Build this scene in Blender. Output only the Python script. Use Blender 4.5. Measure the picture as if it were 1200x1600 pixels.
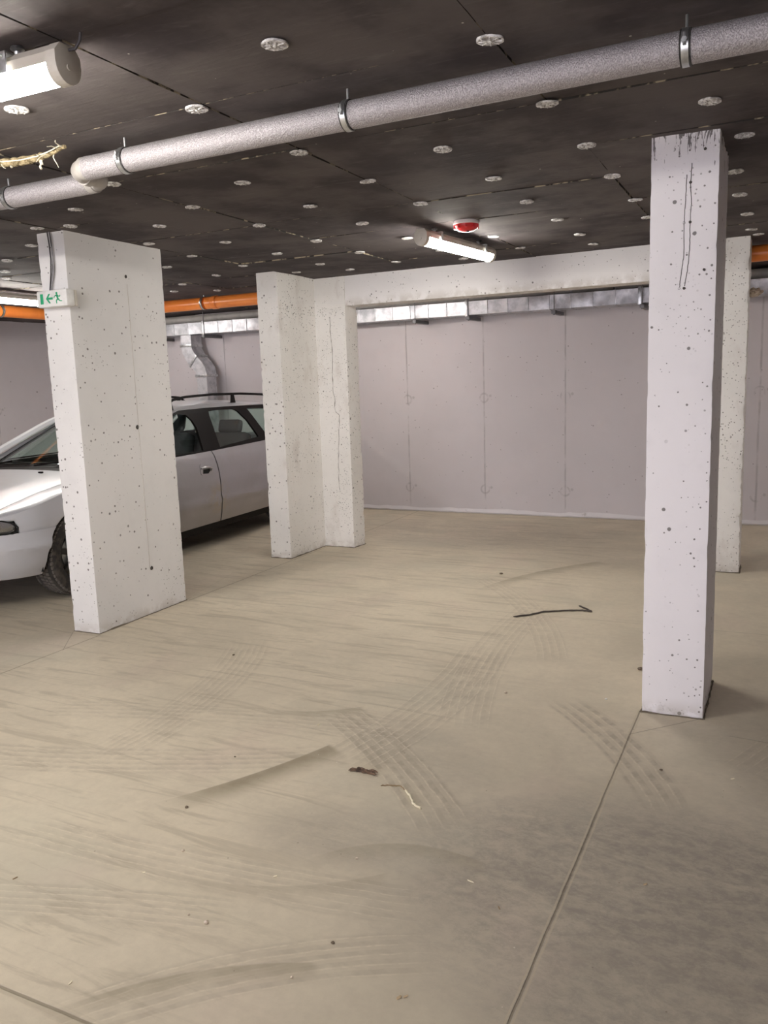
import bpy, bmesh, math, random
from mathutils import Vector, Matrix, noise
random.seed(7)
PI = math.pi
for o in list(bpy.data.objects): bpy.data.objects.remove(o)
SC = bpy.context.scene
COL = SC.collection

# ------------------------------------------------------------------ camera, world, exposure
CAM_H = 1.45
cd = bpy.data.cameras.new('camera'); cam = bpy.data.objects.new('camera', cd); COL.objects.link(cam)
R_ = ((0.8992107, -0.4357445, -0.0393304), (0.4362513, 0.8861518, 0.1562685), (-0.0332405, -0.1576762, 0.9869312))
m = Matrix(((R_[0][0], R_[0][2], -R_[0][1], 0), (R_[1][0], R_[1][2], -R_[1][1], 0), (R_[2][0], R_[2][2], -R_[2][1], CAM_H), (0, 0, 0, 1)))
cam.matrix_world = m
cd.sensor_fit = 'VERTICAL'; cd.sensor_height = 24.0; cd.lens = 24.0 * 1269.78 / 1600.0
cd.clip_start = 0.02; cd.clip_end = 200
SC.camera = cam
SC.view_settings.view_transform = 'Standard'; SC.view_settings.look = 'None'
SC.view_settings.exposure = 1.66; SC.view_settings.gamma = 1.0
SC.view_settings.use_curve_mapping = False
SC.cycles.max_bounces = 7; SC.cycles.diffuse_bounces = 4; SC.cycles.glossy_bounces = 2; SC.cycles.transparent_max_bounces = 16
SC.cycles.use_adaptive_sampling = True; SC.cycles.adaptive_threshold = .05
W = bpy.data.worlds.new('daylight'); SC.world = W; W.use_nodes = True
W.node_tree.nodes['Background'].inputs[0].default_value = (0.93, 0.90, 1.0, 1)
W.node_tree.nodes['Background'].inputs[1].default_value = 2.0
LAMP = 30.0        # strength of every tube lamp

CEIL = 2.35
X0, X1, Y0, Y1 = -8.7, 4.6, -4.6, 8.32

# ------------------------------------------------------------------ node helpers
class S:
    """a float socket with operators"""
    def __init__(s, t, k): s.t = t; s.k = k
    def _m(s, op, *a, clamp=False):
        n = s.t.nodes.new('ShaderNodeMath'); n.operation = op; n.use_clamp = clamp
        for i, v in enumerate((s,) + a):
            if isinstance(v, S): s.t.links.new(v.k, n.inputs[i])
            else: n.inputs[i].default_value = v
        return S(s.t, n.outputs[0])
    def __add__(s, b): return s._m('ADD', b)
    __radd__ = __add__
    def __sub__(s, b): return s._m('SUBTRACT', b)
    def __rsub__(s, b): return (s * -1.0) + b
    def __mul__(s, b): return s._m('MULTIPLY', b)
    __rmul__ = __mul__
    def __truediv__(s, b): return s._m('DIVIDE', b)
    def abs(s): return s._m('ABSOLUTE')
    def sin(s): return s._m('SINE')
    def pow(s, b): return s._m('POWER', b)
    def sqrt(s): return s._m('SQRT')
    def max(s, b): return s._m('MAXIMUM', b)
    def min(s, b): return s._m('MINIMUM', b)
    def frac(s): return s._m('FRACT')
    def floor(s): return s._m('FLOOR')
    def clamp(s): return s._m('ADD', 0.0, clamp=True)
    def step(s, a, b):
        n = s.t.nodes.new('ShaderNodeMapRange'); n.interpolation_type = 'SMOOTHSTEP'
        s.t.links.new(s.k, n.inputs['Value']); n.inputs['From Min'].default_value = a; n.inputs['From Max'].default_value = b
        if a > b:
            n.inputs['From Min'].default_value = b; n.inputs['From Max'].default_value = a
            n.inputs['To Min'].default_value = 1.0; n.inputs['To Max'].default_value = 0.0
        return S(s.t, n.outputs['Result'])

class Mat:
    def __init__(self, name, color=(.8, .8, .8), rough=.6, metal=0.0, spec=.5):
        self.m = bpy.data.materials.new(name); self.m.use_nodes = True
        self.t = self.m.node_tree; self.b = self.t.nodes['Principled BSDF']
        self.b.inputs['Base Color'].default_value = (*color, 1)
        self.b.inputs['Roughness'].default_value = rough
        self.b.inputs['Metallic'].default_value = metal
        self.b.inputs['Specular IOR Level'].default_value = spec
        self.co = self.t.nodes.new('ShaderNodeTexCoord')
        self._xyz = None
    def xyz(self):
        if not self._xyz:
            n = self.t.nodes.new('ShaderNodeSeparateXYZ'); self.t.links.new(self.co.outputs['Object'], n.inputs[0])
            self._xyz = [S(self.t, o) for o in n.outputs]
        return self._xyz
    def vec(self, scale=(1, 1, 1), rot=0.0):
        n = self.t.nodes.new('ShaderNodeMapping'); self.t.links.new(self.co.outputs['Object'], n.inputs[0])
        n.inputs['Scale'].default_value = scale; n.inputs['Rotation'].default_value = (0, 0, rot)
        return n.outputs[0]
    def noise(self, scale, detail=4, rough=.55, stretch=(1, 1, 1), rot=0.0, dist=0.0):
        n = self.t.nodes.new('ShaderNodeTexNoise'); self.t.links.new(self.vec(stretch, rot), n.inputs['Vector'])
        n.inputs['Scale'].default_value = scale; n.inputs['Detail'].default_value = detail
        n.inputs['Roughness'].default_value = rough; n.inputs['Distortion'].default_value = dist
        return S(self.t, n.outputs['Fac'])
    def holes(self, scale, size, dens, stretch=(1, 1, 1)):
        """random pits: voronoi cells, a few of them holding a pit of random size"""
        n = self.t.nodes.new('ShaderNodeTexVoronoi'); self.t.links.new(self.vec(stretch), n.inputs['Vector'])
        n.inputs['Scale'].default_value = scale
        sp = self.t.nodes.new('ShaderNodeSeparateColor'); self.t.links.new(n.outputs['Color'], sp.inputs[0])
        d = S(self.t, n.outputs['Distance']); r = S(self.t, sp.outputs[0]); g = S(self.t, sp.outputs[1])
        keep = r.step(1 - dens - .001, 1 - dens)
        rad = (g * g * .8 + .2) * size
        dd = d - rad + (self.noise(scale * 2.2, 2) - .5) * size * .8
        return dd.step(size * .18, -size * .1) * keep
    def mix(self, f, a, b):
        n = self.t.nodes.new('ShaderNodeMix'); n.data_type = 'RGBA'
        for v, i in ((f, 0), (a, 6), (b, 7)):
            if isinstance(v, S): self.t.links.new(v.k, n.inputs[i])
            elif hasattr(v, 'is_output') or hasattr(v, 'links'): self.t.links.new(v, n.inputs[i])
            else: n.inputs[i].default_value = v if i == 0 else (*v, 1)
        return n.outputs[2]
    def color(self, c): self.t.links.new(c, self.b.inputs['Base Color'])
    def roughness(self, s): self.t.links.new(s.k, self.b.inputs['Roughness'])
    def bump(self, h, dist=.002, strength=1.0):
        n = self.t.nodes.new('ShaderNodeBump'); n.inputs['Distance'].default_value = dist; n.inputs['Strength'].default_value = strength
        self.t.links.new(h.k, n.inputs['Height']); self.t.links.new(n.outputs[0], self.b.inputs['Normal'])

# ------------------------------------------------------------------ materials
def concrete(name, base, alt, dens=1.0, drips=False, seam=0.0):
    M = Mat(name, base, .75, spec=.25)
    n1 = M.noise(1.3, 5); n2 = M.noise(9, 5, .6); n3 = M.noise(70, 3, .6)
    c = M.mix(n1.step(.35, .7), base, alt)
    c = M.mix(n2.step(.5, .8) * .25, c, tuple(v * .82 for v in base))
    h = M.holes(13, .115, min(.97, .85 * dens))
    h = h.max(M.holes(27, .19, min(.97, .75 * dens)))
    h = h.max(M.holes(44, .20, min(.97, .45 * dens)))
    h = h * M.noise(2.3, 2).step(.30, .45)
    # fine clustered pitting
    cl = M.noise(3.0, 3).step(.52, .66) if dens < 1.2 else M.noise(2.2, 3).step(.38, .56)
    h2 = M.holes(60, .26, .7) * cl * min(1.0, dens)
    c = M.mix(h * .82, c, (.10, .088, .08))
    c = M.mix(h2 * .85, c, (.17, .15, .135))
    if dens > 1.2: c = M.mix(M.noise(4.5, 5, .65, (1, 1, .5)).step(.52, .68) * .35, c, (.56, .50, .45))
    z = M.xyz()[2]
    if drips:
        d = (M.noise(75, 4, .7, (1, 1, .10)) + (z - 2.36) * 1.0).step(.53, .56)
        d2 = (M.noise(30, 5, .75, (1, 1, .35), dist=.6) + (z - 2.37) * 1.5).step(.52, .545)
        c = M.mix(d.max(d2) * .85, c, (.09, .075, .075))
        h = h.max(d.max(d2) * .8)
    # scuffed dusty foot
    foot = z.step(.09, .0) * M.noise(16, 4).step(.35, .6)
    c = M.mix(foot * .45, c, (.42, .37, .31))
    M.color(c)
    M.bump(n2 * .25 + n3 * .12, .004, .8)
    return M.m

m_pillar = concrete('white_painted_concrete', (.80, .785, .775), (.73, .72, .71))
m_pillar_rough = concrete('rough_painted_concrete', (.87, .85, .82), (.79, .77, .73), 1.5)
m_pillar_drip = concrete('dripped_painted_concrete', (.87, .84, .86), (.81, .785, .80), .8, True)
m_beam = concrete('beam_concrete', (.90, .88, .87), (.85, .83, .82), .45)

def wall_material(name, axis, seams, base=(.585, .548, .562)):
    M = Mat(name, base, .8, spec=.2)
    x, y, z = M.xyz(); u = x if axis == 0 else y
    n1 = M.noise(.7, 4); n2 = M.noise(5, 5, .6)
    c = M.mix(n1.step(.35, .7), base, tuple(v * .93 for v in base))
    c = M.mix(n2.step(.45, .75) * .3, c, tuple(v * .88 for v in base))
    wob = (M.noise(3, 2) - .5) * .012
    h = M.holes(8, .10, .8).max(M.holes(18, .13, .35))
    lines = None; rings = None
    for sx in seams:
        d = (u - sx + wob).abs()
        l = d.step(.012, .003)
        lines = l if lines is None else lines.max(l)
        for zz in (.27, 1.25):
            r = ((u - sx) * (u - sx) + (z - zz) * (z - zz)).sqrt()
            rg = (r - .045).abs().step(.014, .004) * M.noise(14, 2).step(.4, .62)
            rings = rg if rings is None else rings.max(rg)
            rings = rings.max((((u - sx - .07) * (u - sx - .07) + (z - zz - .02) * (z - zz - .02)).sqrt()).step(.02, .009))
    lines = lines * M.noise(6, 4).step(.3, .6)
    c = M.mix(h * .7, c, (.18, .16, .16))
    c = M.mix(lines * .45, c, (.22, .2, .2))
    c = M.mix(rings * .4, c, (.25, .23, .23))
    M.color(c); M.bump(n2 * .2 - lines * .6, .004, .7)
    return M.m
m_wall_back = wall_material('back_wall_paint', 0, (-8.05, -7.15, -6.21, -5.35, -4.62, -3.75, -2.86, -1.99, -1.08, -.19, .72, 1.6, 2.5))
m_wall_left = wall_material('side_wall_paint', 1, (-2.0, -1.1, -.2, .7, 1.6, 2.5, 3.4, 4.3, 5.2, 6.1, 7.0, 7.9))

# floor: dusty power-floated concrete with tyre marks
def floor_material():
    M = Mat('dusty_concrete_floor', (.45, .38, .3), .7, spec=.3)
    x, y, z = M.xyz()
    big = M.noise(.55, 4, .5); mid = M.noise(2.2, 5, .6, dist=.6); fine = M.noise(26, 4, .7)
    sw = M.noise(3.2, 6, .68, (.5, 1.6, 1), .5, 1.2)
    dust = (.67, .59, .46); tan = (.60, .53, .415); grey = (.34, .30, .255)
    c = M.mix(mid.step(.35, .68), dust, tan)
    # bare worn patches, mostly on the right of the drive lane
    def blob(cx, cy, rx, ry, rot=0.0):
        ca, sa = math.cos(rot), math.sin(rot)
        u = ((x - cx) * ca + (y - cy) * sa) / rx; v = ((y - cy) * ca - (x - cx) * sa) / ry
        return (u * u + v * v + (sw - .5) * 1.6).step(1.25, .2)
    worn = blob(-.25, 2.2, .95, .60, .15)
    worn = worn.max(blob(.0, 1.75, .8, .45) * .9).max(blob(-1.05, 2.15, .55, .22, .2) * .55).max(blob(.6, 2.3, 1.0, 1.3) * .7)
    streak = M.noise(5, 5, .65, (.35, 3.2, 1), .25, .8).step(.50, .66) * x.step(-.9, -1.6)
    c = M.mix(streak * .6, c, (.43, .37, .28))
    mott = M.noise(17, 5, .82, (1, 1.4, 1), .4, .25).step(.36, .66)
    worn = worn.max(blob(-1.2, 2.75, .5, .2, -.6) * .35).max(blob(-2.6, 7.2, 1.5, .8) * .55).max(blob(-.9, 6.6, 1.2, .5) * .35)
    c = M.mix((worn * (.40 + .42 * mott + 1.7 * (sw - .42))).clamp(), c, grey)
    c = M.mix(sw.step(.55, .8) * .35, c, (.42, .36, .285))
    c = M.mix(M.noise(1.1, 3).step(.5, .7) * .25, c, (.50, .49, .40))
    c = M.mix(M.noise(1.7, 3, .5, (1.3, .8, 1)).step(.55, .72) * .25, c, (.62, .49, .42))
    hgt = fine * .3 + mid * .5
    # tyre marks: start, end, width, number of ribs, darkness (negative = pale), bend
    T = [((-1.78, 3.03), (-.90, 2.24), .22, 5, .5, .05), ((-.86, 3.50), (-.26, 2.62), .20, 4, .55, .06),
         ((-1.42, 4.1), (-1.5, 2.5), .30, 7, .28, .1), ((-1.36, 5.0), (-1.15, 3.0), .26, 7, .22, -.1),
         ((-3.0, 2.05), (-1.5, 2.62), .24, 6, .30, -.05), ((-2.25, 1.35), (-1.25, 1.66), .17, 6, .32, .02),
         ((-2.7, 3.7), (-2.4, 2.2), .28, 8, .25, .12), ((-3.1, 2.5), (-1.3, 2.95), .20, 5, .22, .05),
         ((-1.5, 1.1), (-.7, 1.75), .18, 5, .35, .08),
         ((-2.3, 1.75), (-.8, 1.9), .20, 6, .26, -.04), ((.1, 3.1), (.8, 1.6), .22, 5, .3, .1),
         ((-2.0, 5.6), (-1.0, 3.9), .2, 5, .2, .15),
         ((.2, 4.4), (-.1, 3.0), .2, 5, .2, .1)]
    ns = M.noise(9, 4, .6); nl = M.noise(45, 2)
    for (a, b, w, ribs, k, bend) in T:
        L = math.hypot(b[0] - a[0], b[1] - a[1]); dx, dy = (b[0] - a[0]) / L, (b[1] - a[1]) / L
        u = (x - a[0]) * dx + (y - a[1]) * dy
        v = (y - a[1]) * dx - (x - a[0]) * dy + (u * (u - L)) * bend / (L * L / 4) + (ns - .5) * .02
        msk = v.abs().step(w / 2, w / 2 - .02) * u.step(-.02, .18) * u.step(L, L - .22)
        rib = (v * (2 * PI * ribs / w)).sin().step(-.3, .5)
        blk = (u * 90.0 + v * 60.0).sin().step(-.6, .3)
        pat = msk * (.35 + .65 * rib * (.55 + .45 * blk)) * ns.step(.28, .6)
        c = M.mix(pat * k * 1.15, c, (.33, .28, .22))
        line = msk * (v * (2 * PI * ribs / w) + 2.2).sin().step(.86, .98) * nl.step(.35, .6)
        c = M.mix(line * .5, c, (.74, .66, .53))
    # dark dragged smear with a crisp upper edge, plus a few curved scuffs
    def smear(a, b, w, k, bend=0.0):
        nonlocal c
        L = math.hypot(b[0] - a[0], b[1] - a[1]); dx, dy = (b[0] - a[0]) / L, (b[1] - a[1]) / L
        u = (x - a[0]) * dx + (y - a[1]) * dy
        v = (y - a[1]) * dx - (x - a[0]) * dy + (u * (u - L)) * bend / (L * L / 4)
        msk = v.step(.004, -.004) * v.step(-w, -w * .1) * u.step(0, L * .4) * u.step(L, L - .03)
        c = M.mix(msk * k * (.5 + ns), c, (.33, .28, .20))
    smear((-1.97, 2.02), (-1.60, 2.70), .15, .95, -.03)
    smear((-1.55, 1.12), (-1.0, 1.58), .08, .5, .06)
    smear((-1.75, 1.75), (-1.0, 2.0), .08, .3, -.1)
    smear((-1.9, 5.1), (-1.25, 6.35), .16, .55, .1)
    smear((-1.3, 1.9), (-.75, 2.15), .10, .4, .12)
    smear((-2.1, 2.9), (-1.65, 3.1), .10, .4, -.05)
    # sawn joints
    wob = (M.noise(7, 3) - .5) * .006
    def joint(d, k=.6, w=.0042, pale=.6, lim=None):
        nonlocal c, hgt
        a = (d + wob).abs()
        l = a.step(w, w * .4); e = (a - w * 2.0).abs().step(w, w * .3)
        if lim is not None: l = l * lim; e = e * lim
        c = M.mix(e * pale, c, (.58, .50, .37)); c = M.mix(l * k, c, (.15, .12, .085))
        hgt = hgt - l * .8
    joint(x + .505, lim=y.step(3.50, 3.48).max(y.step(6.6, 6.62)))
    joint(x + 3.65, .6, .005, .2, y.step(3.5, 3.48).max(y.step(4.3, 4.32)))
    joint(y - 1.19, .6, .006, .15, x.step(-.5, -.52))
    joint(y - 4.74 - (x + 2.0) * .03, .35, .004, .1)
    joint(y - 8.300, .75, .012, .0)
    joint((y - 3.23) - (x + .51) * 1.05, .55, .004, .1, x.step(-.512, -.508) * y.step(3.515, 3.505))
    joint((y - 3.2) + (x + 3.65) * 1.3, .5, .004, .1, x.step(-3.64, -3.65) * y.step(3.5, 3.49))
    joint((y - 4.31) + (x + 3.68) * 4.5, .4, .004, .1, y.step(4.3, 4.31) * y.step(5.1, 5.05))
    joint(y - 3.35 + x * .07, .3, .004, .1, x.step(-.15, -.13))
    # grit
    g = M.holes(38, .13, .05)
    c = M.mix(g * .6, c, (.2, .16, .12))
    c = M.mix(M.holes(30, .10, .03) * .7, c, (.78, .72, .62))
    c = M.mix(fine.step(.3, .75) * .22, c, (.42, .36, .28))
    M.color(c); M.bump(hgt, .0025, .8)
    M.roughness(.62 + .25 * mid)
    return M.m
m_floor = floor_material()

def board_material():
    M = Mat('dark_insulation_board', (.05, .042, .043), .85, spec=.25)
    n = M.noise(2.2, 5, .6); f = M.noise(40, 4, .7, (.18, 1, 1)); g = M.noise(6, 5, .7, (.35, 1.3, 1), dist=.5)
    c = M.mix(n.step(.36, .64), (.052, .042, .045), (.112, .096, .094))
    c = M.mix(f.step(.55, .8) * .35, c, (.19, .17, .16))
    c = M.mix(g.step(.58, .75) * .4, c, (.20, .185, .175))
    c = M.mix(M.holes(22, .09, .16) * .8, c, (.6, .56, .5))
    M.color(c); M.bump(f * .4 + g * .4 + n * .3, .004, .8)
    return M.m
m_board = board_material()
Mx = Mat('board_edge_fibre', (.45, .38, .24), .9); n_ = Mx.noise(14, 4)
Mx.color(Mx.mix(n_.step(.50, .60), (.03, .026, .024), (.40, .34, .24))); m_edge = Mx.m
m_slab = Mat('dark_gap', (.012, .01, .01), .95).m

Mx = Mat('grey_foil_sleeve', (.42, .40, .42), .42, .55)
a1 = Mx.noise(230, 2, .5, (1.5, 1, 1)); a2 = Mx.noise(4, 3)
Mx.color(Mx.mix(a1.step(.35, .7), (.34, .315, .325), (.58, .55, .57))); Mx.bump(a1, .004, 1.0); Mx.roughness(.38 + a2 * .25); m_sleeve = Mx.m
Mx = Mat('grey_pvc', (.50, .47, .44), .4); Mx.color(Mx.mix(Mx.noise(8, 4).step(.4, .7), (.44, .415, .39), (.34, .315, .29))); m_pvc = Mx.m
Mx = Mat('zinc_steel', (.55, .56, .57), .35, .9); Mx.color(Mx.mix(Mx.noise(30, 3).step(.4, .65), (.62, .63, .64), (.42, .43, .44))); m_zinc = Mx.m
Mx = Mat('galvanised_duct', (.70, .71, .73), .35, .75)
g1 = Mx.noise(14, 4, .6); Mx.color(Mx.mix(g1.step(.35, .7), (.66, .66, .69), (.44, .45, .48))); Mx.bump(g1, .004, .5); Mx.roughness(.28 + g1 * .25); m_duct = Mx.m; Mx.b.inputs['Metallic'].default_value = .55; Mx.b.inputs['Specular IOR Level'].default_value = .3
m_bracket = Mat('dull_bracket_steel', (.16, .155, .16), .5, .5).m
Mx = Mat('orange_pvc', (.75, .20, .04), .3); Mx.color(Mx.mix(Mx.noise(5, 3).step(.4, .7), (.95, .29, .055), (.85, .23, .045))); m_orange = Mx.m
Mx = Mat('black_rubber', (.02, .019, .019), .7); Mx.color(Mx.mix(Mx.noise(30, 3).step(.4, .7), (.022, .02, .02), (.05, .045, .04))); m_rubber = Mx.m
Mx = Mat('white_plastic', (.80, .80, .78), .4); Mx.color(Mx.mix(Mx.noise(20, 3).step(.4, .7), (.82, .82, .80), (.72, .71, .69))); m_white = Mx.m
Mx = Mat('anchor_plastic', (.7, .7, .7), .5); q_ = Mx.noise(45, 3, .6); Mx.color(Mx.mix(q_.step(.4, .62), (.86, .85, .84), (.36, .34, .33))); Mx.bump(q_, .004, 1.0); m_anchor = Mx.m
Mx = Mat('beige_lamp_housing', (.62, .58, .50), .5); Mx.color(Mx.mix(Mx.noise(12, 3).step(.4, .7), (.64, .60, .53), (.54, .50, .43))); m_housing = Mx.m
Mx = Mat('lit_tube_cover', (.9, .9, .9), .4)
Mx.b.inputs['Emission Color'].default_value = (1.0, .955, .88, 1); Mx.b.inputs['Emission Strength'].default_value = LAMP; m_lit = Mx.m
Mx = Mat('dim_tube_cover', (.9, .9, .9), .4)
Mx.b.inputs['Emission Color'].default_value = (1.0, .95, .90, 1); Mx.b.inputs['Emission Strength'].default_value = LAMP * .5; m_lit_dim = Mx.m
m_red = Mat('red_plastic', (.62, .02, .025), .3).m
Mx = Mat('clear_ring', (.8, .72, .70), .2); m_clear = Mx.m
m_green = Mat('sign_green', (.02, .38, .17), .5).m
m_cable_w = Mat('grey_cable', (.33, .32, .33), .5).m
m_cable_d = Mat('dark_cable', (.045, .04, .045), .6).m
m_hole = Mat('tie_hole_shade', (.07, .062, .056), .9).m
Mx = Mat('mineral_fibre', (.55, .47, .28), .95); q_ = Mx.noise(40, 5, .7); Mx.color(Mx.mix(q_.step(.38, .62), (.11, .08, .035), (.42, .34, .20))); Mx.bump(q_, .01, 1.0); m_fibre = Mx.m
m_fibre_pale = Mat('pale_fibre', (.78, .73, .58), .9).m
Mx = Mat('expanding_foam', (.55, .45, .33), .8); q_ = Mx.noise(30, 3); Mx.color(Mx.mix(q_.step(.4, .6), (.60, .50, .38), (.40, .31, .23))); Mx.bump(q_, .01); m_foam = Mx.m

# car
Mx = Mat('silver_metallic_paint', (.72, .72, .75), .34, .30)
q_ = Mx.noise(2.5, 4, .6); d_ = Mx.noise(9, 4)
Mx.color(Mx.mix(q_.step(.4, .75) * .6, (.64, .645, .68), (.57, .565, .57))); Mx.roughness(.26 + d_ * .14)
Mx.b.inputs['Coat Weight'].default_value = .6; Mx.b.inputs['Coat Roughness'].default_value = .08; m_paint = Mx.m
Mx = Mat('shaded_door_paint', (.50, .50, .53), .30, .8)  # same silver paint, darker and more metallic: pillar shade put into the colour
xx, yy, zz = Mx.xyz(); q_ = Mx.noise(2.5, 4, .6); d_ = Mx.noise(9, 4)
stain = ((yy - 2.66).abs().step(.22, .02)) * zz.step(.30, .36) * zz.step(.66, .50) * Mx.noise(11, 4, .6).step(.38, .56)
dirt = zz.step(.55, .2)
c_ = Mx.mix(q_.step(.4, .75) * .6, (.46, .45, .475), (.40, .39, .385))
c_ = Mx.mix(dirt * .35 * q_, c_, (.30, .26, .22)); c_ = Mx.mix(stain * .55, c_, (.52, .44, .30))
Mx.color(c_); Mx.roughness(.30 + d_ * .15 + stain * .2); Mx.b.inputs['Coat Weight'].default_value = .5; Mx.b.inputs['Coat Roughness'].default_value = .1; m_door_shaded = Mx.m
m_black = Mat('black_trim', (.009, .007, .007), .5, spec=.12).m
m_seal = Mat('dark_panel_gap', (.006, .006, .006), .8).m
Mx = Mat('tyre_rubber', (.03, .027, .025), .85); q_ = Mx.noise(25, 4); Mx.color(Mx.mix(q_.step(.4, .7), (.026, .023, .021), (.075, .062, .05))); m_tyre = Mx.m
m_tread = Mat('dusty_tread', (.13, .115, .10), .9).m
m_rim = Mat('dark_steel_rim', (.035, .032, .030), .5, .3).m
m_seat = Mat('dark_seat_cloth', (.045, .045, .052), .9).m
m_chrome = Mat('headlamp_reflector', (.85, .82, .78), .12, .9).m
m_bulb = Mat('headlamp_bulb', (.75, .55, .32), .25).m
def glass(name, tint, refl=.12):
    mt = bpy.data.materials.new(name); mt.use_nodes = True; t = mt.node_tree
    for n in list(t.nodes): t.nodes.remove(n)
    out = t.nodes.new('ShaderNodeOutputMaterial'); mx = t.nodes.new('ShaderNodeMixShader')
    tr = t.nodes.new('ShaderNodeBsdfTransparent'); tr.inputs[0].default_value = (*tint, 1)
    gl = t.nodes.new('ShaderNodeBsdfGlossy'); gl.inputs['Roughness'].default_value = .03
    fr = t.nodes.new('ShaderNodeLayerWeight'); pw = t.nodes.new('ShaderNodeMath'); pw.operation = 'POWER'; pw.inputs[1].default_value = 4
    ma = t.nodes.new('ShaderNodeMath'); ma.operation = 'MULTIPLY_ADD'; ma.inputs[1].default_value = .45; ma.inputs[2].default_value = .03
    t.links.new(fr.outputs['Facing'], pw.inputs[0]); t.links.new(pw.outputs[0], ma.inputs[0]); t.links.new(ma.outputs[0], mx.inputs[0]); t.links.new(tr.outputs[0], mx.inputs[1]); t.links.new(gl.outputs[0], mx.inputs[2])
    t.links.new(mx.outputs[0], out.inputs[0]); return mt
m_glass = glass('green_tinted_glass', (.91, .98, .955))
m_lens = glass('headlamp_lens', (.92, .93, .93))

# ------------------------------------------------------------------ object helpers
def finish(bm, name, mat, parent=None, ang=35, smooth=True):
    bmesh.ops.recalc_face_normals(bm, faces=bm.faces[:])
    me = bpy.data.meshes.new(name)
    if smooth:
        for f in bm.faces: f.smooth = True
        for e in bm.edges:
            if len(e.link_faces) == 2 and e.calc_face_angle(0) > math.radians(ang): e.smooth = False
    bm.to_mesh(me); bm.free()
    for mm in (mat if isinstance(mat, (list, tuple)) else [mat]): me.materials.append(mm)
    o = bpy.data.objects.new(name, me); COL.objects.link(o)
    if parent: o.parent = parent
    return o
def thing(name, label, cat, loc=(0, 0, 0), rotz=0.0, group=None):
    o = bpy.data.objects.new(name, None); COL.objects.link(o); o.location = loc; o.rotation_euler = (0, 0, rotz)
    o.empty_display_size = .1
    o['label'] = label; o['category'] = cat
    if group: o['group'] = group
    return o
def tag(o, label, cat, group=None):
    o['label'] = label; o['category'] = cat
    if group: o['group'] = group
    return o
def struct(o): o['kind'] = 'structure'; return o
def recenter(o, p):
    """move the origin of a mesh object to p without moving the mesh"""
    o.data.transform(Matrix.Translation(-Vector(p))); o.location = p; return o

def box(bm, x0, x1, y0, y1, z0, z1, bev=0.0, mi=0, M=None):
    b = bmesh.new(); bmesh.ops.create_cube(b, size=1)
    for v in b.verts: v.co = Vector(((x0 + x1) / 2 + v.co.x * (x1 - x0), (y0 + y1) / 2 + v.co.y * (y1 - y0), (z0 + z1) / 2 + v.co.z * (z1 - z0)))
    if bev: bmesh.ops.bevel(b, geom=b.edges[:], offset=bev, segments=2, affect='EDGES', profile=.6)
    merge(bm, b, mi, M)
def merge(bm, b, mi=0, M=None):
    if M is not None: b.transform(M)
    mp = {v: bm.verts.new(v.co) for v in b.verts}
    for f in b.faces:
        try: g = bm.faces.new([mp[v] for v in f.verts]); g.material_index = mi
        except ValueError: pass
    b.free()
def frame(d):
    d = d.normalized(); up = Vector((0, 0, 1)) if abs(d.z) < .95 else Vector((0, 1, 0))
    a = d.cross(up).normalized(); return a, a.cross(d).normalized()
def tube(bm, pts, r, seg=12, cap=True, mi=0):
    pts = [Vector(p) for p in pts]; rings = []; n = len(pts); pa = None
    for i, p in enumerate(pts):
        d = (pts[min(i + 1, n - 1)] - pts[max(i - 1, 0)])
        a, b = frame(d)
        if pa is not None:
            a = (pa - d.normalized() * pa.dot(d.normalized())).normalized(); b = a.cross(d.normalized()).normalized()
        pa = a
        rr = r[i] if isinstance(r, (list, tuple)) else r
        rings.append([bm.verts.new(p + (a * math.cos(2 * PI * k / seg) + b * math.sin(2 * PI * k / seg)) * rr) for k in range(seg)])
    for i in range(n - 1):
        for k in range(seg):
            f = bm.faces.new((rings[i][k], rings[i][(k + 1) % seg], rings[i + 1][(k + 1) % seg], rings[i + 1][k])); f.material_index = mi
    if cap:
        for rg in (rings[0][::-1], rings[-1]):
            f = bm.faces.new(rg); f.material_index = mi
def lathe(bm, prof, seg=24, M=None, mi=0, close=False):
    """prof: list of (radius, height) round z"""
    b = bmesh.new(); rings = []
    for (r, z) in prof:
        if r < 1e-6: rings.append([b.verts.new((0, 0, z))])
        else: rings.append([b.verts.new((r * math.cos(2 * PI * k / seg), r * math.sin(2 * PI * k / seg), z)) for k in range(seg)])
    pr = list(zip(rings, rings[1:])) + ([(rings[-1], rings[0])] if close else [])
    for A, B in pr:
        for k in range(seg):
            k2 = (k + 1) % seg
            if len(A) == 1 and len(B) == 1: continue
            if len(A) == 1: b.faces.new((A[0], B[k], B[k2]))
            elif len(B) == 1: b.faces.new((A[k], A[k2], B[0]))
            else: b.faces.new((A[k], A[k2], B[k2], B[k]))
    merge(bm, b, mi, M)
def prism(bm, poly, d0, d1, axis='z', mi=0, M=None, bev=0.0):
    """poly in the plane across the axis, extruded from d0 to d1"""
    b = bmesh.new()
    def P(p, d): return {'z': (p[0], p[1], d), 'y': (p[0], d, p[1]), 'x': (d, p[0], p[1])}[axis]
    lo = [b.verts.new(P(p, d0)) for p in poly]; hi = [b.verts.new(P(p, d1)) for p in poly]; n = len(poly)
    b.faces.new(lo[::-1]); b.faces.new(hi)
    for i in range(n): b.faces.new((lo[i], lo[(i + 1) % n], hi[(i + 1) % n], hi[i]))
    if bev: bmesh.ops.bevel(b, geom=b.edges[:], offset=bev, segments=2, affect='EDGES', profile=.6)
    merge(bm, b, mi, M)

# ------------------------------------------------------------------ room shell
bm = bmesh.new(); box(bm, X0 - .3, X1 + .3, Y0 - .3, Y1 + .3, -.25, 0); struct(finish(bm, 'floor', m_floor, smooth=False))

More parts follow.
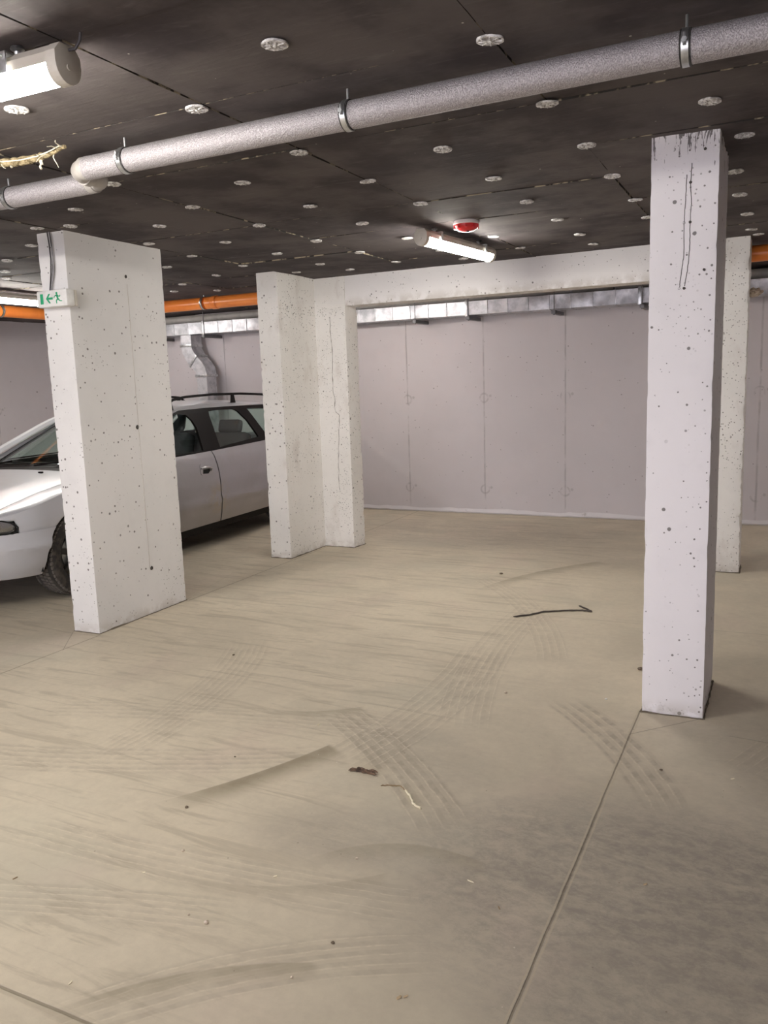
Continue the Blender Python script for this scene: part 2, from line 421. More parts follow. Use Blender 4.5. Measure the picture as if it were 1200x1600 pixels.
bm = bmesh.new(); box(bm, X0 - .3, X1 + .3, Y0 - .3, Y1 + .3, CEIL + .055, CEIL + .25, mi=1)
bx_, by_ = -.745, 3.44; W_, H_ = .978, .582
for i in range(-9, 6):
    for j in range(-14, 9):
        xa, ya = bx_ + i * W_, by_ + j * H_
        xb, yb = xa + W_, ya + H_
        g = [random.uniform(.0008, .0035) for _ in range(4)]
        xa, xb, ya, yb = max(xa + g[0], X0), min(xb - g[1], X1), max(ya + g[2], Y0), min(yb - g[3], Y1)
        if xb - xa < .03 or yb - ya < .03: continue
        z = CEIL + random.uniform(-.001, .007); tx, ty = random.uniform(-.004, .004), random.uniform(-.003, .003)
        b = bmesh.new(); nx, ny = 8, 6; s_ = random.random() * 50
        G = [[b.verts.new((xa + (xb - xa) * u / nx + (.003 * (noise.noise(Vector((v * .9, s_, 1)))) if u in (0, nx) else 0), ya + (yb - ya) * v / ny + (.003 * noise.noise(Vector((u * .9, s_, 3))) if v in (0, ny) else 0),
              z + tx * (u / nx - .5) + ty * (v / ny - .5) + .003 * noise.noise(Vector((u * .35, v * .35, s_))))) for u in range(nx + 1)] for v in range(ny + 1)]
        for v in range(ny):
            for u in range(nx): b.faces.new((G[v][u], G[v + 1][u], G[v + 1][u + 1], G[v][u + 1]))
        bd = [e for e in b.edges if e.is_boundary]
        r = bmesh.ops.extrude_edge_only(b, edges=bd)
        nv = [q for q in r['geom'] if isinstance(q, bmesh.types.BMVert)]; nf = [q for q in r['geom'] if isinstance(q, bmesh.types.BMFace)]
        for q in nv: q.co.z = CEIL + .056
        mp = {v: bm.verts.new(v.co) for v in b.verts}
        ns = set(nf)
        for f in b.faces:
            gf = bm.faces.new([mp[v] for v in f.verts]); gf.material_index = 2 if f in ns else 0
        b.free()
struct(finish(bm, 'ceiling', [m_board, m_slab, m_edge], smooth=False))

def wavy_wall(name, p0, p1, mat, thick):
    """wall face from p0 to p1 with a slightly uneven foot; thickness goes to the outside"""
    bm = bmesh.new(); x0, y0, x1, y1 = *p0, *p1
    box(bm, x0, x1, y0, y1, 0, CEIL + .056)
    return struct(finish(bm, name, mat, smooth=False))
wavy_wall('wall_back', (X0 - .25, Y1), (X1 + .25, Y1 + .25), m_wall_back, .25)
wavy_wall('wall_left', (X0 - .25, Y0), (X0, Y1), m_wall_left, .25)
wavy_wall('wall_rear_light_block', (.9, Y0 - .25), (X1, Y0), m_wall_left, .25)  # unseen piece added to narrow the rear opening and darken right-facing pillar sides
wavy_wall('wall_rear_light_block', (X0, Y0 - .25), (-5.2, Y0), m_wall_left, .25)  # unseen piece added on the other side of the opening, cutting the daylight
wavy_wall('wall_right', (X1, Y0), (X1 + .25, Y1), m_wall_left, .25)
# shallow uneven mortar fillet along the foot of the back wall
bm = bmesh.new(); n = 260; A = []
for i in range(n + 1):
    x = X0 + (X1 - X0) * i / n; k = noise.noise(Vector((x * 2.1, 3, 0))); k2 = noise.noise(Vector((x * 9, 7, 0)))
    A.append([bm.verts.new((x, Y1, .0)), bm.verts.new((x, Y1 - .010 - .006 * k - .003 * k2, .014 + .008 * k2)), bm.verts.new((x, Y1 - .008 - .006 * k, .018 + .008 * k2)), bm.verts.new((x, Y1, .05 + .02 * k + .01 * k2))])
for i in range(n):
    for k in range(3): bm.faces.new((A[i][k], A[i][k + 1], A[i + 1][k + 1], A[i + 1][k]))
Mx = Mat('wall_foot_paint', (.66, .63, .64), .8); Mx.color(Mx.mix(Mx.noise(6, 4).step(.62, .70), (.66, .63, .645), (.42, .38, .36)))
struct(finish(bm, 'baseboard_back', Mx.m))

# ------------------------------------------------------------------ rough concrete prisms (pillars)
def rough_prism(name, poly, z0, z1, mat, label, cat, chip=.012, top_rag=0.0, seam=None, bulge=.0015, seed=0, step=.03, under=False):
    bm = bmesh.new(); n = len(poly); pts = []
    area = sum(poly[i][0] * poly[(i + 1) % n][1] - poly[(i + 1) % n][0] * poly[i][1] for i in range(n))
    if area < 0: poly = poly[::-1]
    for i in range(n):
        a = Vector(poly[i]); b = Vector(poly[(i + 1) % n]); p = Vector(poly[i - 1])
        d = (b - a).normalized(); L = (b - a).length; nrm = Vector((d.y, -d.x))
        dp = (a - p).normalized(); np_ = Vector((dp.y, -dp.x)); convex = dp.cross(d) > 0
        cb = ((nrm + np_) / 2)
        k = max(2, int(L / step)); us = [0, min(.008, L / 4)] + [L * j / k for j in range(1, k)] + [L - min(.008, L / 4)]
        b2 = Vector(poly[(i + 2) % n]); dn = (b2 - b).normalized(); convex2 = d.cross(dn) > 0
        for u in us:
            pts.append((a + d * u, nrm if u > 0 else cb, (u if convex else 9), ((L - u) if convex2 else 9), i))
    nz = max(4, int((z1 - z0) / .018)); rings = []
    for j in range(nz + 1):
        z = z0 + (z1 - z0) * j / nz; ring = []
        for (p, nr, u0, u1, ei) in pts:
            e = min(u0, u1); ci = ei if u0 < u1 else ei + 1
            v3 = Vector((p.x * 3, p.y * 3, z * 3))
            off = bulge * noise.noise(v3 * 1.3) + .0006 * noise.noise(v3 * 9)
            if e < .02:
                c1 = noise.noise(Vector((ci % n * 5.1 + seed, z * 9.0, seed))); c2 = noise.noise(Vector((ci % n * 7.7 + seed, z * 45, 2))); c3 = noise.noise(Vector((ci % n * 3 + seed, z * 23.0, 8)))
                k = .0022 + max(0, c1 - .12) * chip + max(0, c3 - .25) * chip * 1.3 + max(0, c2) * chip * .22
                off -= k * (1 if e < .002 else .35 if e < .01 else .1)
            if top_rag and z > z1 - .13:
                t = (z - (z1 - .13)) / .13
                g = noise.noise(Vector((p.x * 55, p.y * 55, z * 7 + seed))); off -= max(0, g - .05) * top_rag * t
            if seam is not None and abs(z - seam) < .03:
                off += .004 * (1 - abs(z - seam) / .03) * noise.noise(Vector((p.x * 20, p.y * 20, 4))) + (.003 if z > seam else -.001)
            if z < z0 + .05 and not under:
                off -= max(0, noise.noise(Vector((p.x * 18, p.y * 18, seed + 4)))) * .010 * (1 - (z - z0) / .05)
            q = p + nr * off
            zz = z
            if top_rag and j == nz: zz = z
            ring.append(bm.verts.new((q.x, q.y, zz)))
        rings.append(ring)
    m_ = len(pts)
    for j in range(nz):
        for k in range(m_): bm.faces.new((rings[j][k], rings[j][(k + 1) % m_], rings[j + 1][(k + 1) % m_], rings[j + 1][k]))
    bm.faces.new(rings[0][::-1]); bm.faces.new(rings[-1])
    o = finish(bm, name, mat, ang=28)
    c = (sum(p[0] for p in poly) / n, sum(p[1] for p in poly) / n, z0)
    recenter(o, c); tag(o, label, cat); return o
TOP = CEIL + .012
PL = rough_prism('concrete_pillar', [(-3.865, 3.49), (-3.667, 3.50), (-3.672, 4.31), (-3.865, 4.31)], 0, TOP, m_pillar,
    'wide white concrete pillar in front of the silver car, carrying the green exit sign', 'pillar', seed=1)
PM = rough_prism('concrete_pillar', [(-3.885, 5.69), (-3.685, 5.69), (-3.68, 6.262), (-3.385, 6.262), (-3.37, 6.45), (-3.885, 6.45)], 0, TOP, m_pillar_rough,
    'stepped pitted white concrete pillar at the left end of the overhead beam', 'pillar', chip=.02, seam=2.1, seed=5)
PR = rough_prism('concrete_pillar', [(-.499, 3.48), (-.25, 3.49), (-.247, 3.96), (-.499, 3.96)], 0, TOP, m_pillar_drip,
    'slim white concrete pillar nearest the camera on the right, ragged dripped top', 'pillar', top_rag=.03, seed=9)
PB = rough_prism('concrete_pillar', [(-.56, 6.262), (-.238, 6.262), (-.238, 6.53), (-.56, 6.53)], 0, TOP, m_pillar_rough,
    'chipped white concrete pillar half hidden behind the slim right one', 'pillar', chip=.05, seam=2.1, seed=14)
bm = bmesh.new(); box(bm, -3.3845, -.5605, 6.27, 6.46, 2.103, TOP, .004)
BE = finish(bm, 'concrete_beam', m_beam); recenter(BE, (-1.97, 6.36, 2.1))
tag(BE, 'long white concrete beam under the dark ceiling between two pillars', 'beam')

# formwork seams, tie holes, cracks on the pillars
def part(bm, name, mat, parent, **k):
    o = finish(bm, name, mat, **k); o.data.transform(Matrix.Translation(-Vector(parent.location))); o.parent = parent; return o
def tiehole(parent, x, y, z, r, axis):
    bm = bmesh.new()
    prof = [(0, .0), (r * .8, .0002), (r, .0012), (r * 1.15, .0)]
    M = Matrix.Translation((x, y, z)) @ (Matrix.Rotation(PI / 2, 4, 'Y') if axis == 'x' else Matrix.Rotation(PI / 2, 4, 'X'))
    b = bmesh.new(); lathe(b, prof, 10)
    for v in b.verts: v.co.x *= random.uniform(.8, 1.2); v.co.y *= random.uniform(.8, 1.2)
    merge(bm, b, 0, M); part(bm, 'tie_hole', m_hole, parent)
for (y, z, r) in ((3.968, 2.145, .010), (3.964, 1.222, .012), (3.989, .299, .012)): tiehole(PL, -3.668, y, z, r, 'x')
bm = bmesh.new(); tube(bm, [(-3.6690, 3.975 + .004 * noise.noise(Vector((z * .3, 0, 0))), z * .01) for z in range(30, 213, 4)], .0022, 5)
part(bm, 'formwork_seam', Mat('seam_line', (.62, .585, .55), .85).m, PL)
for (x, z, r) in ((-.372, 2.023, .005), (-.350, 2.023, .005), (-.385, 1.775, .004), (-.366, 1.775, .005), (-.352, 2.17, .005), (-.302, 2.285, .005), (-.294, 1.84, .005), (-.41, 2.13, .004), (-.415, 2.28, .005)): tiehole(PR, x, 3.485, z, r, 'y')
for pts in ([(-.366, 2.20), (-.368, 2.12), (-.372, 2.02), (-.370, 1.90), (-.380, 1.82), (-.384, 1.775)], [(-.348, 2.24), (-.352, 2.16), (-.347, 2.10), (-.350, 2.02), (-.349, 1.92), (-.356, 1.84), (-.366, 1.775)]):
    P = []
    for (a, b) in zip(pts, pts[1:]):
        for t in range(8): P.append((a[0] + (b[0] - a[0]) * t / 8 + random.uniform(-.0008, .0008), 3.48 + (a[0] + .5) * .04 - .0004, a[1] + (b[1] - a[1]) * t / 8))
    bm = bmesh.new(); tube(bm, P, .0016, 5); part(bm, 'hairline_groove', m_hole, PR)
# honeycombed crack down the stepped pillar
P = []
for i in range(60):
    z = 2.02 - i * .0255; P.append((-3.53 + .035 * noise.noise(Vector((z * 2.2, 1, 0))) + .012 * noise.noise(Vector((z * 14, 5, 0))) + (.0 if z > 1.2 else .03), 6.2605, z))
bm = bmesh.new(); tube(bm, P, [max(.0008, .0035 * (.5 + noise.noise(Vector((i * .5, 9, 0))))) for i in range(60)], 6); part(bm, 'paint_crack', Mat('crack_shade', (.24, .21, .18), .9).m, PM)
def crumbs(parent, n, fx, name, mat):
    bm = bmesh.new()
    for _ in range(n):
        p, r = fx(); b = bmesh.new(); bmesh.ops.create_icosphere(b, subdivisions=1, radius=r)
        for v in b.verts: v.co = Vector((v.co.x * random.uniform(.6, 1.4), v.co.y * .5, v.co.z * random.uniform(.7, 1.6)))
        merge(bm, b, 0, Matrix.Translation(p))
    part(bm, name, mat, parent)
crumbs(PM, 90, lambda: ((-3.66 + random.random() * .27, 6.262, 2.075 + random.gauss(0, .018)), random.uniform(.002, .006)), 'mortar_ridge', m_pillar_rough)
crumbs(PM, 160, lambda: ((-3.44 + random.gauss(0, .025), 6.262, random.uniform(.03, .75)), random.uniform(.002, .006)), 'honeycomb_patch', m_pillar_rough)
crumbs(PR, 40, lambda: ((-.49 + random.random() * .14, 3.482, random.uniform(.012, .04)), random.uniform(.0015, .004)), 'mortar_ridge', m_pillar_drip)
crumbs(PM, 60, lambda: ((-3.66 + random.random() * .27, 6.2615, 2.06 + random.gauss(0, .022)), random.uniform(.001, .0035)), 'pitted_seam', m_hole)
crumbs(PM, 60, lambda: ((-3.681, 5.71 + random.random() * .54, 2.04 + random.gauss(0, .03)), random.uniform(.001, .0035)), 'pitted_seam', m_hole)
crumbs(PM, 50, lambda: ((-3.44 + random.gauss(0, .03), 6.2615, random.uniform(.03, .75)), random.uniform(.001, .003)), 'honeycomb_pits', m_hole)
# dark crumbled line along the foot of every pillar
def foot(parent, poly):
    bm = bmesh.new(); n = len(poly)
    for i in range(n):
        a, b_ = Vector(poly[i]), Vector(poly[(i + 1) % n]); L = (b_ - a).length; k = max(2, int(L / .02))
        P = [(a + (b_ - a) * j / k) for j in range(k + 1)]
        tube(bm, [(p.x + random.uniform(-.002, .002), p.y + random.uniform(-.002, .002), .0015) for p in P], [.003 + max(0, noise.noise(Vector((p.x * 14, p.y * 14, 2)))) * .008 for p in P], 6)
    part(bm, 'crumbled_foot', Mat('foot_crumbs', (.17, .14, .105), .95).m, parent)
foot(PL, [(-3.865, 3.487), (-3.664, 3.497), (-3.669, 4.313), (-3.865, 4.313)])
foot(PM, [(-3.885, 5.687), (-3.682, 5.687), (-3.677, 6.259), (-3.385, 6.259), (-3.367, 6.45), (-3.885, 6.453)])
foot(PR, [(-.502, 3.477), (-.247, 3.487), (-.244, 3.963), (-.502, 3.963)])
foot(PB, [(-.56, 6.259), (-.235, 6.259), (-.235, 6.533), (-.56, 6.533)])

# ------------------------------------------------------------------ tube lamps
def lamp(label, cx, cy, rz, L=1.2, cable=False, cover=None):
    t = thing('tube_lamp', label, 'lamp', (cx, cy, CEIL), rz, 'tube lamps under the ceiling')
    zt = -.028      # top of the housing
    hw = .041
    bm = bmesh.new()      # housing: upper trough along x
    prism(bm, [(-hw, zt - .045), (-hw * .98, zt - .02), (-hw * .6, zt), (hw * .6, zt), (hw * .98, zt - .02), (hw, zt - .045)], -L / 2 + .02, L / 2 - .02, 'x')
    finish(bm, 'housing', m_housing, t)
    bm = bmesh.new()
    pr = [(math.cos(a) * hw * .97, zt - .0455 - math.sin(a) * .044) for a in [PI * k / 14 for k in range(15)]]
    prism(bm, pr, -L / 2 + .02, L / 2 - .02, 'x'); finish(bm, 'diffuser', cover or m_lit, t, ang=40)
    for s in (-1, 1):
        bm = bmesh.new()
        pr = [(-hw * .6, zt + .002), (hw * .6, zt + .002), (hw * 1.05, zt - .02)] + [(math.cos(a) * hw * 1.06, zt - .046 - math.sin(a) * .048) for a in [PI * k / 12 for k in range(13)]] + [(-hw * 1.05, zt - .02)]
        prism(bm, pr, s * (L / 2 - .022), s * (L / 2 + .012), 'x', bev=.002)
        lathe(bm, [(0, .004), (.008, .004), (.008, 0)], 10, Matrix.Translation((s * (L / 2 + .0125), 0, zt - .052)) @ Matrix.Rotation(s * PI / 2, 4, 'Y'))
        finish(bm, 'end_cap', m_housing, t)
        bm = bmesh.new(); u = s * (L / 2 - .16)
        box(bm, u - .012, u + .012, -.052, .052, zt - .004, zt + .003, .001); box(bm, u - .012, u + .012, -.054, -.050, zt - .05, zt + .002, .001); box(bm, u - .012, u + .012, .050, .054, zt - .05, zt + .002, .001)
        lathe(bm, [(.016, 0), (.018, -.006), (.010, -.012), (.006, -.03), (0, -.031)], 14, Matrix.Translation((u, 0, 0)))
        tube(bm, [(u, -.052, zt - .012), (u, -.072, zt - .006), (u, -.075, zt + .012)], .004, 8)
        b = bmesh.new(); bmesh.ops.create_uvsphere(b, u_segments=10, v_segments=8, radius=.011); merge(bm, b, 0, Matrix.Translation((u, -.074, zt + .008)))
        finish(bm, 'mounting_clip', m_zinc, t)
    if cable:
        bm = bmesh.new(); tube(bm, [(L / 2 - .01, .0, zt - .01), (L / 2 + .03, .01, zt - .008), (L / 2 + .045, .012, zt + .01), (L / 2 + .05, .012, .0)], .004, 8); finish(bm, 'feed_cable', m_cable_d, t)
    return t
lamp('bright tube lamp at upper left, running out of the frame', -2.275, 1.655, math.radians(1), 1.18, True)
lamp('bright tube lamp near the red detector, pointing at the beam', -1.880, 5.01, math.radians(83.5 + 180), .93)
lamp('glowing tube lamp behind the pillar with the exit sign, above the car', -6.10, 5.05, math.radians(90.0 + 180), 1.2)
lamp('tube lamp behind the beam above the parking bay, unseen from the front', -3.85, 6.98, 0, 1.2, cover=m_lit_dim)
lamp('tube lamp behind the beam at far right, unseen from the front', 1.5, 6.98, 0, 1.2, cover=m_lit_dim)
lamp('unseen tube lamp added in the far left corner to brighten the wall behind the car', -6.68, 6.97, 0, 1.1, cover=m_lit_dim)  # added fill lamp, hidden by the wide pillar
lamp('tube lamp behind the camera on the left side', -4.4, .3, math.radians(0), 1.2)
lamp('tube lamp behind the camera in the middle lane', -.9, -1.9, math.radians(0), 1.2)

# ------------------------------------------------------------------ pipes along the ceiling
def clamp_ring(parent, c, ax, r, hang):
    """rubber lined metal ring round a pipe with its rod up to the ceiling"""
    M = Matrix.Translation(c) @ (Matrix.Rotation(PI / 2, 4, 'Y') if ax == 'x' else Matrix.Rotation(PI / 2, 4, 'X'))
    t = bmesh.new(); lathe(t, [(r + .001, -.010), (r + .0045, -.009), (r + .0045, .009), (r + .001, .010)], 32, M, close=True)
    o = finish(t, 'pipe_clamp', m_zinc, parent)
    b = bmesh.new(); lathe(b, [(r + .0002, -.014), (r + .003, -.0135), (r + .003, -.0105), (r + .0002, -.010)], 32, M, close=True)
    lathe(b, [(r + .0002, .010), (r + .003, .0105), (r + .003, .0135), (r + .0002, .014)], 32, M, close=True); finish(b, 'rubber_lining', m_rubber, o)
    b = bmesh.new(); c = Vector(c)
    sv = Vector((0, -1, 0)) if ax == 'x' else Vector((1, 0, 0)); av = Vector((1, 0, 0)) if ax == 'x' else Vector((0, 1, 0))
    p = c + sv * (r + .010) + Vector((0, 0, r * .1))
    tube(b, [p + Vector((0, 0, .016)), p - Vector((0, 0, .014))], .004, 8); tube(b, [p - Vector((0, 0, .002)) - sv * .008, p - Vector((0, 0, .002)) + sv * .006], .0075, 6)
    finish(b, 'clamp_bolt', m_zinc, o)
    b = bmesh.new(); tube(b, [c + Vector((0, 0, r + .003)), Vector((c.x, c.y, hang))], .004, 8); finish(b, 'hanger_rod', m_zinc, o)
PZ, PR_ = 2.272, .0415
t = thing('insulated_pipe', 'long grey foil-sleeved pipe crossing the ceiling to the upper right corner', 'pipe', (-1.2, 2.39, PZ))
PY = lambda x: 2.385 - .012 * (x + 1.2)
def sleeve(x0, x1, yf, r=PR_):
    bm = bmesh.new(); n = max(4, int((x1 - x0) / .03))
    P = [(x0 + (x1 - x0) * i / n, yf(x0 + (x1 - x0) * i / n), PZ) for i in range(n + 1)]
    tube(bm, P, [r * (1 + .012 * noise.noise(Vector((i * .4, x0, 3)))) for i in range(n + 1)], 40); return bm
for a, b in ((-2.36, -2.171), (-2.169, -1.251), (-1.249, -.259), (-.257, 2.2)):
    part(sleeve(a, b, PY), 'foam_sleeve', m_sleeve, t)
for x in (-2.17, -1.25, -.258, .9):
    o = clamp_ring(t, Vector((x, PY(x), PZ)) - Vector(t.location), 'x', PR_, CEIL - PZ)
def elbow_path(c, r0, a0, a1, n=10): return [(c[0] + r0 * math.cos(a0 + (a1 - a0) * i / n), c[1] + r0 * math.sin(a0 + (a1 - a0) * i / n), PZ) for i in range(n + 1)]
# plastic offset bend from the long pipe back to the second run
xe = -2.36
P = [(xe + .005, PY(xe), PZ), (xe - .01, PY(xe), PZ)] + elbow_path((xe - .01, PY(xe) + .062), .062, -PI / 2, -PI, 8) + [(xe - .072, 2.50, PZ)] + elbow_path((xe - .134, 2.50), .062, 0, PI / 2, 8)
bm = bmesh.new(); tube(bm, P, .036, 28)
for q, d in (((xe - .004, PY(xe), PZ), 'x'), ((xe - .072, 2.465, PZ), 'y'), ((xe - .140, 2.562, PZ), 'x')):
    M = Matrix.Translation(q) @ (Matrix.Rotation(PI / 2, 4, 'Y') if d == 'x' else Matrix.Rotation(PI / 2, 4, 'X'))
    lathe(bm, [(.036, -.018), (.041, -.016), (.041, .016), (.036, .018)], 28, M, close=True)
part(bm, 'plastic_bend', m_pvc, t)
t2 = thing('insulated_pipe', 'short grey foil-sleeved pipe leaving the frame at the left, past the plastic bend', 'pipe', (-3.2, 2.562, PZ))
for a, b in ((-2.969, -2.515), (-4.4, -2.971)): part(sleeve(a, b, lambda x: 2.562), 'foam_sleeve', m_sleeve, t2)
clamp_ring(t2, Vector((-2.97, 2.562, PZ)) - Vector(t2.location), 'x', PR_, CEIL - PZ)

# orange drain pipe: along the left side and then behind the beam
OZ, OR_ = 2.272, .058
ts = thing('drain_pipe', 'orange plastic drain pipe at the far left, running away from the camera to the bend', 'pipe', (-7.0, 4.0, OZ))
t = thing('drain_pipe', 'long orange plastic drain pipe slung crosswise behind the pillars and beam', 'pipe', (-1.5, 6.62, OZ))
bm = bmesh.new(); tube(bm, [(-7.0, 1.0, OZ), (-7.0, 6.48, OZ)], OR_, 32); part(bm, 'pipe_length', m_orange, ts)
bm = bmesh.new(); tube(bm, [(-7.0, 6.44, OZ), (-7.0, 6.50, OZ)] + [(-6.9 - .1 * math.cos(a), 6.5 + .1 * math.sin(a), OZ) for a in (.4, .8, 1.2)] + [(-6.9, 6.62, OZ), (-6.865, 6.62, OZ)], OR_ + .004, 32); part(bm, 'pipe_bend', m_orange, ts)
for a, b in ((-6.86, -5.13), (-5.11, -3.2), (-3.2, -1.2), (-1.2, 3.8)):
    bm = bmesh.new(); tube(bm, [(a, 6.62, OZ), (b, 6.62, OZ)], OR_, 32)
    lathe(bm, [(OR_, -.06), (OR_ + .006, -.055), (OR_ + .006, .0), (OR_ + .003, .005), (OR_, .006)], 32, Matrix.Translation((a + .075, 6.62, OZ)) @ Matrix.Rotation(-PI / 2, 4, 'Y'), close=True)
    part(bm, 'pipe_length', m_orange, t)
for c, ax in (((-5.145, 6.62, OZ), 'x'), ((-3.1, 6.62, OZ), 'x'), ((-7.0, 5.78, OZ), 'y'), ((-7.0, 3.9, OZ), 'y'), ((-.05, 6.62, OZ), 'x')):
    tt = t if ax == 'x' else ts
    clamp_ring(tt, Vector(c) - Vector(tt.location), ax, OR_, CEIL - OZ)

# grey pipe above the duct
t = thing('grey_pipe', 'grey pipe at the top of the back wall above the ribbed duct', 'pipe', (-4.0, 8.2, 2.30))
for a, b in ((X0 + .02, -4.9), (-4.88, -1.5), (-1.48, X1 - .02)):
    bm = bmesh.new(); tube(bm, [(a, 8.2, 2.293), (b, 8.2, 2.293)], .043, 28); part(bm, 'pipe_length', m_pvc, t)
for x in (-5.35, -5.20, -4.95, -1.9, -.6):
    bm = bmesh.new(); lathe(bm, [(.0432, -.008), (.047, -.007), (.047, .007), (.0432, .008)], 28, Matrix.Translation((x, 8.2, 2.293)) @ Matrix.Rotation(PI / 2, 4, 'Y'), close=True); part(bm, 'pipe_clamp', m_zinc, t)

# ------------------------------------------------------------------ ribbed flat duct
DZ0, DZ1, DY0, DY1 = 2.098, 2.232, 8.03, 8.29
t = thing('ventilation_duct', 'ribbed flat galvanised duct running along the top of the back wall', 'duct', (-4.0, 8.16, DZ0))
def duct_piece(xa, xb):
    bm = bmesh.new(); npan = max(1, round((xb - xa) / .215)); w = (xb - xa) / npan
    for i in range(npan):
        a = xa + i * w
        # pillow panel: front face pressed in or out, standing rib between panels
        dz = random.choice((-1, 1)) * .005; nx = 8; nz = 6
        prof = []
        G = [[None] * (nx + 1) for _ in range(nz + 1)]
        for r in range(nz + 1):
            for q in range(nx + 1):
                u, v = q / nx, r / nz
                k = math.sin(PI * u) * math.sin(PI * v)
                G[r][q] = bm.verts.new((a + w * u, DY0 + dz * k, DZ0 + (DZ1 - DZ0) * v))
        for r in range(nz):
            for q in range(nx): bm.faces.new((G[r][q], G[r][q + 1], G[r + 1][q + 1], G[r + 1][q]))
        Bt = [[bm.verts.new((a + w * q / nx, DY0 + (DY1 - DY0) * s / 3, DZ0 + (.003 * math.sin(PI * q / nx) if s in (1, 2) else 0))) for q in range(nx + 1)] for s in range(4)]
        for s in range(3):
            for q in range(nx): bm.faces.new((Bt[s][q], Bt[s + 1][q], Bt[s + 1][q + 1], Bt[s][q + 1]))
        tp = [bm.verts.new(c) for c in ((a, DY0, DZ1), (a + w, DY0, DZ1), (a + w, DY1, DZ1), (a, DY1, DZ1))]; bm.faces.new(tp)
        box(bm, a - .004, a + .004, DY0 - .007, DY1, DZ0 - .006, DZ1 + .006, .0015)
    box(bm, xb - .004, xb + .004, DY0 - .007, DY1, DZ0 - .006, DZ1 + .006, .0015)
    return bm
joints = [X0 + .03, -6.28, -4.4, -2.935, -1.23, .6, X1 - .03]
for a, b in zip(joints, joints[1:]): part(duct_piece(a + .012, b - .012), 'duct_section', m_duct, t)
for x in joints[1:-1]:
    bm = bmesh.new(); box(bm, x - .015, x + .015, DY0 - .016, DY1, DZ0 - .014, DZ1 + .014, .002); part(bm, 'joint_flange', m_zinc, t)
def hanger(x):
    h = thing('duct_bracket', '', 'bracket', (x, 8.0, DZ0), 0, 'steel brackets carrying the ribbed duct')
    bm = bmesh.new(); box(bm, -.02, .02, -.04, .31, -.050, -.016, .003); finish(bm, 'support_rail', m_bracket, h)
    bm = bmesh.new(); tube(bm, [(0, -.01, -.055), (0, -.01, CEIL - DZ0)], .004, 8); lathe(bm, [(.009, -.060), (.009, -.050), (0, -.049)], 6, Matrix.Translation((0, -.01, 0))); lathe(bm, [(0, -.061), (.009, -.060)], 6, Matrix.Translation((0, -.01, 0)))
    finish(bm, 'threaded_rod', m_bracket, h); return h
for x, lb in ((-6.98, 'steel bracket under the duct beside the wide pillar with the exit sign'), (-6.24, 'steel bracket under the duct just right of the dropping duct above the car'),
              (-3.492, 'steel bracket under the bright part of the duct, nearest the stepped pillar'), (-2.90, 'steel bracket under the duct below the dark flange joint'),
              (-2.024, 'steel bracket under the dull middle part of the duct'), (-1.20, 'steel bracket under the duct beside the slim right pillar')):
    hanger(x)['label'] = lb
# branch dropping down the wall: neck, double elbow, straight leg
t = thing('duct_branch', 'galvanised flat duct dropping from the main duct behind the car with a stepped elbow', 'duct', (-6.4, 8.05, .9))
def rect_ring(bm, c, d, w, h):
    """cross-section w (x-ish) by h (y) perpendicular to d in the xz plane"""
    n = Vector((d[1], 0, -d[0])) if False else Vector((d.z, 0, -d.x))
    n.normalize(); y = Vector((0, 1, 0))
    return [bm.verts.new(c + n * (-w / 2) + y * (-h / 2)), bm.verts.new(c + n * (w / 2) + y * (-h / 2)), bm.verts.new(c + n * (w / 2) + y * (h / 2)), bm.verts.new(c + n * (-w / 2) + y * (h / 2))]
def rect_duct(pts, w, h):
    bm = bmesh.new(); pts = [Vector(p) for p in pts]; R = []
    for i, p in enumerate(pts):
        d = (pts[max(i - 1, 0)] - pts[min(i + 1, len(pts) - 1)]).normalized(); R.append(rect_ring(bm, p, d, w, h))
    for A, B in zip(R, R[1:]):
        for k in range(4): bm.faces.new((A[k], A[(k + 1) % 4], B[(k + 1) % 4], B[k]))
    bm.faces.new(R[0]); bm.faces.new(R[-1][::-1]); return bm
yb = 8.10; w1, h1 = .155, .20
def flange(x, z, w, h, ang=0, th=.014):
    b = bmesh.new(); box(b, -w / 2 - .010, w / 2 + .010, -h / 2 - .010, h / 2 + .010, -th, th, .002)
    bm = bmesh.new(); merge(bm, b, 0, Matrix.Translation((x, yb, z)) @ Matrix.Rotation(ang, 4, 'Y')); return bm
xa, xc = -6.53, -6.33
part(rect_duct([(xa, yb, 2.088), (xa, yb, 1.965)], w1, h1), 'duct_neck', m_duct, t)
part(rect_duct([(xa, yb, 1.96), (xa + .01, yb, 1.90), (xa + .05, yb, 1.83), (xa + .09, yb, 1.78)], w1, h1), 'upper_elbow', m_duct, t)
part(rect_duct([(xa + .09, yb, 1.78), (xc - .05, yb, 1.72), (xc - .012, yb, 1.67), (xc, yb, 1.60)], w1, h1), 'lower_elbow', m_duct, t)
part(rect_duct([(xc, yb, 1.60), (xc, yb, .35)], w1 * .92, h1 * .95), 'duct_leg', m_duct, t)
for (x, z, a) in ((xa, 1.965, 0), (xa + .09, 1.78, -.85), (xc, 1.60, 0)): part(flange(x, z, w1, h1, a), 'joint_flange', m_zinc, t)
bm = bmesh.new(); box(bm, xc - .11, xc + .11, yb - .12, yb + .12, .0, .35, .004); part(bm, 'duct_foot', m_duct, t)

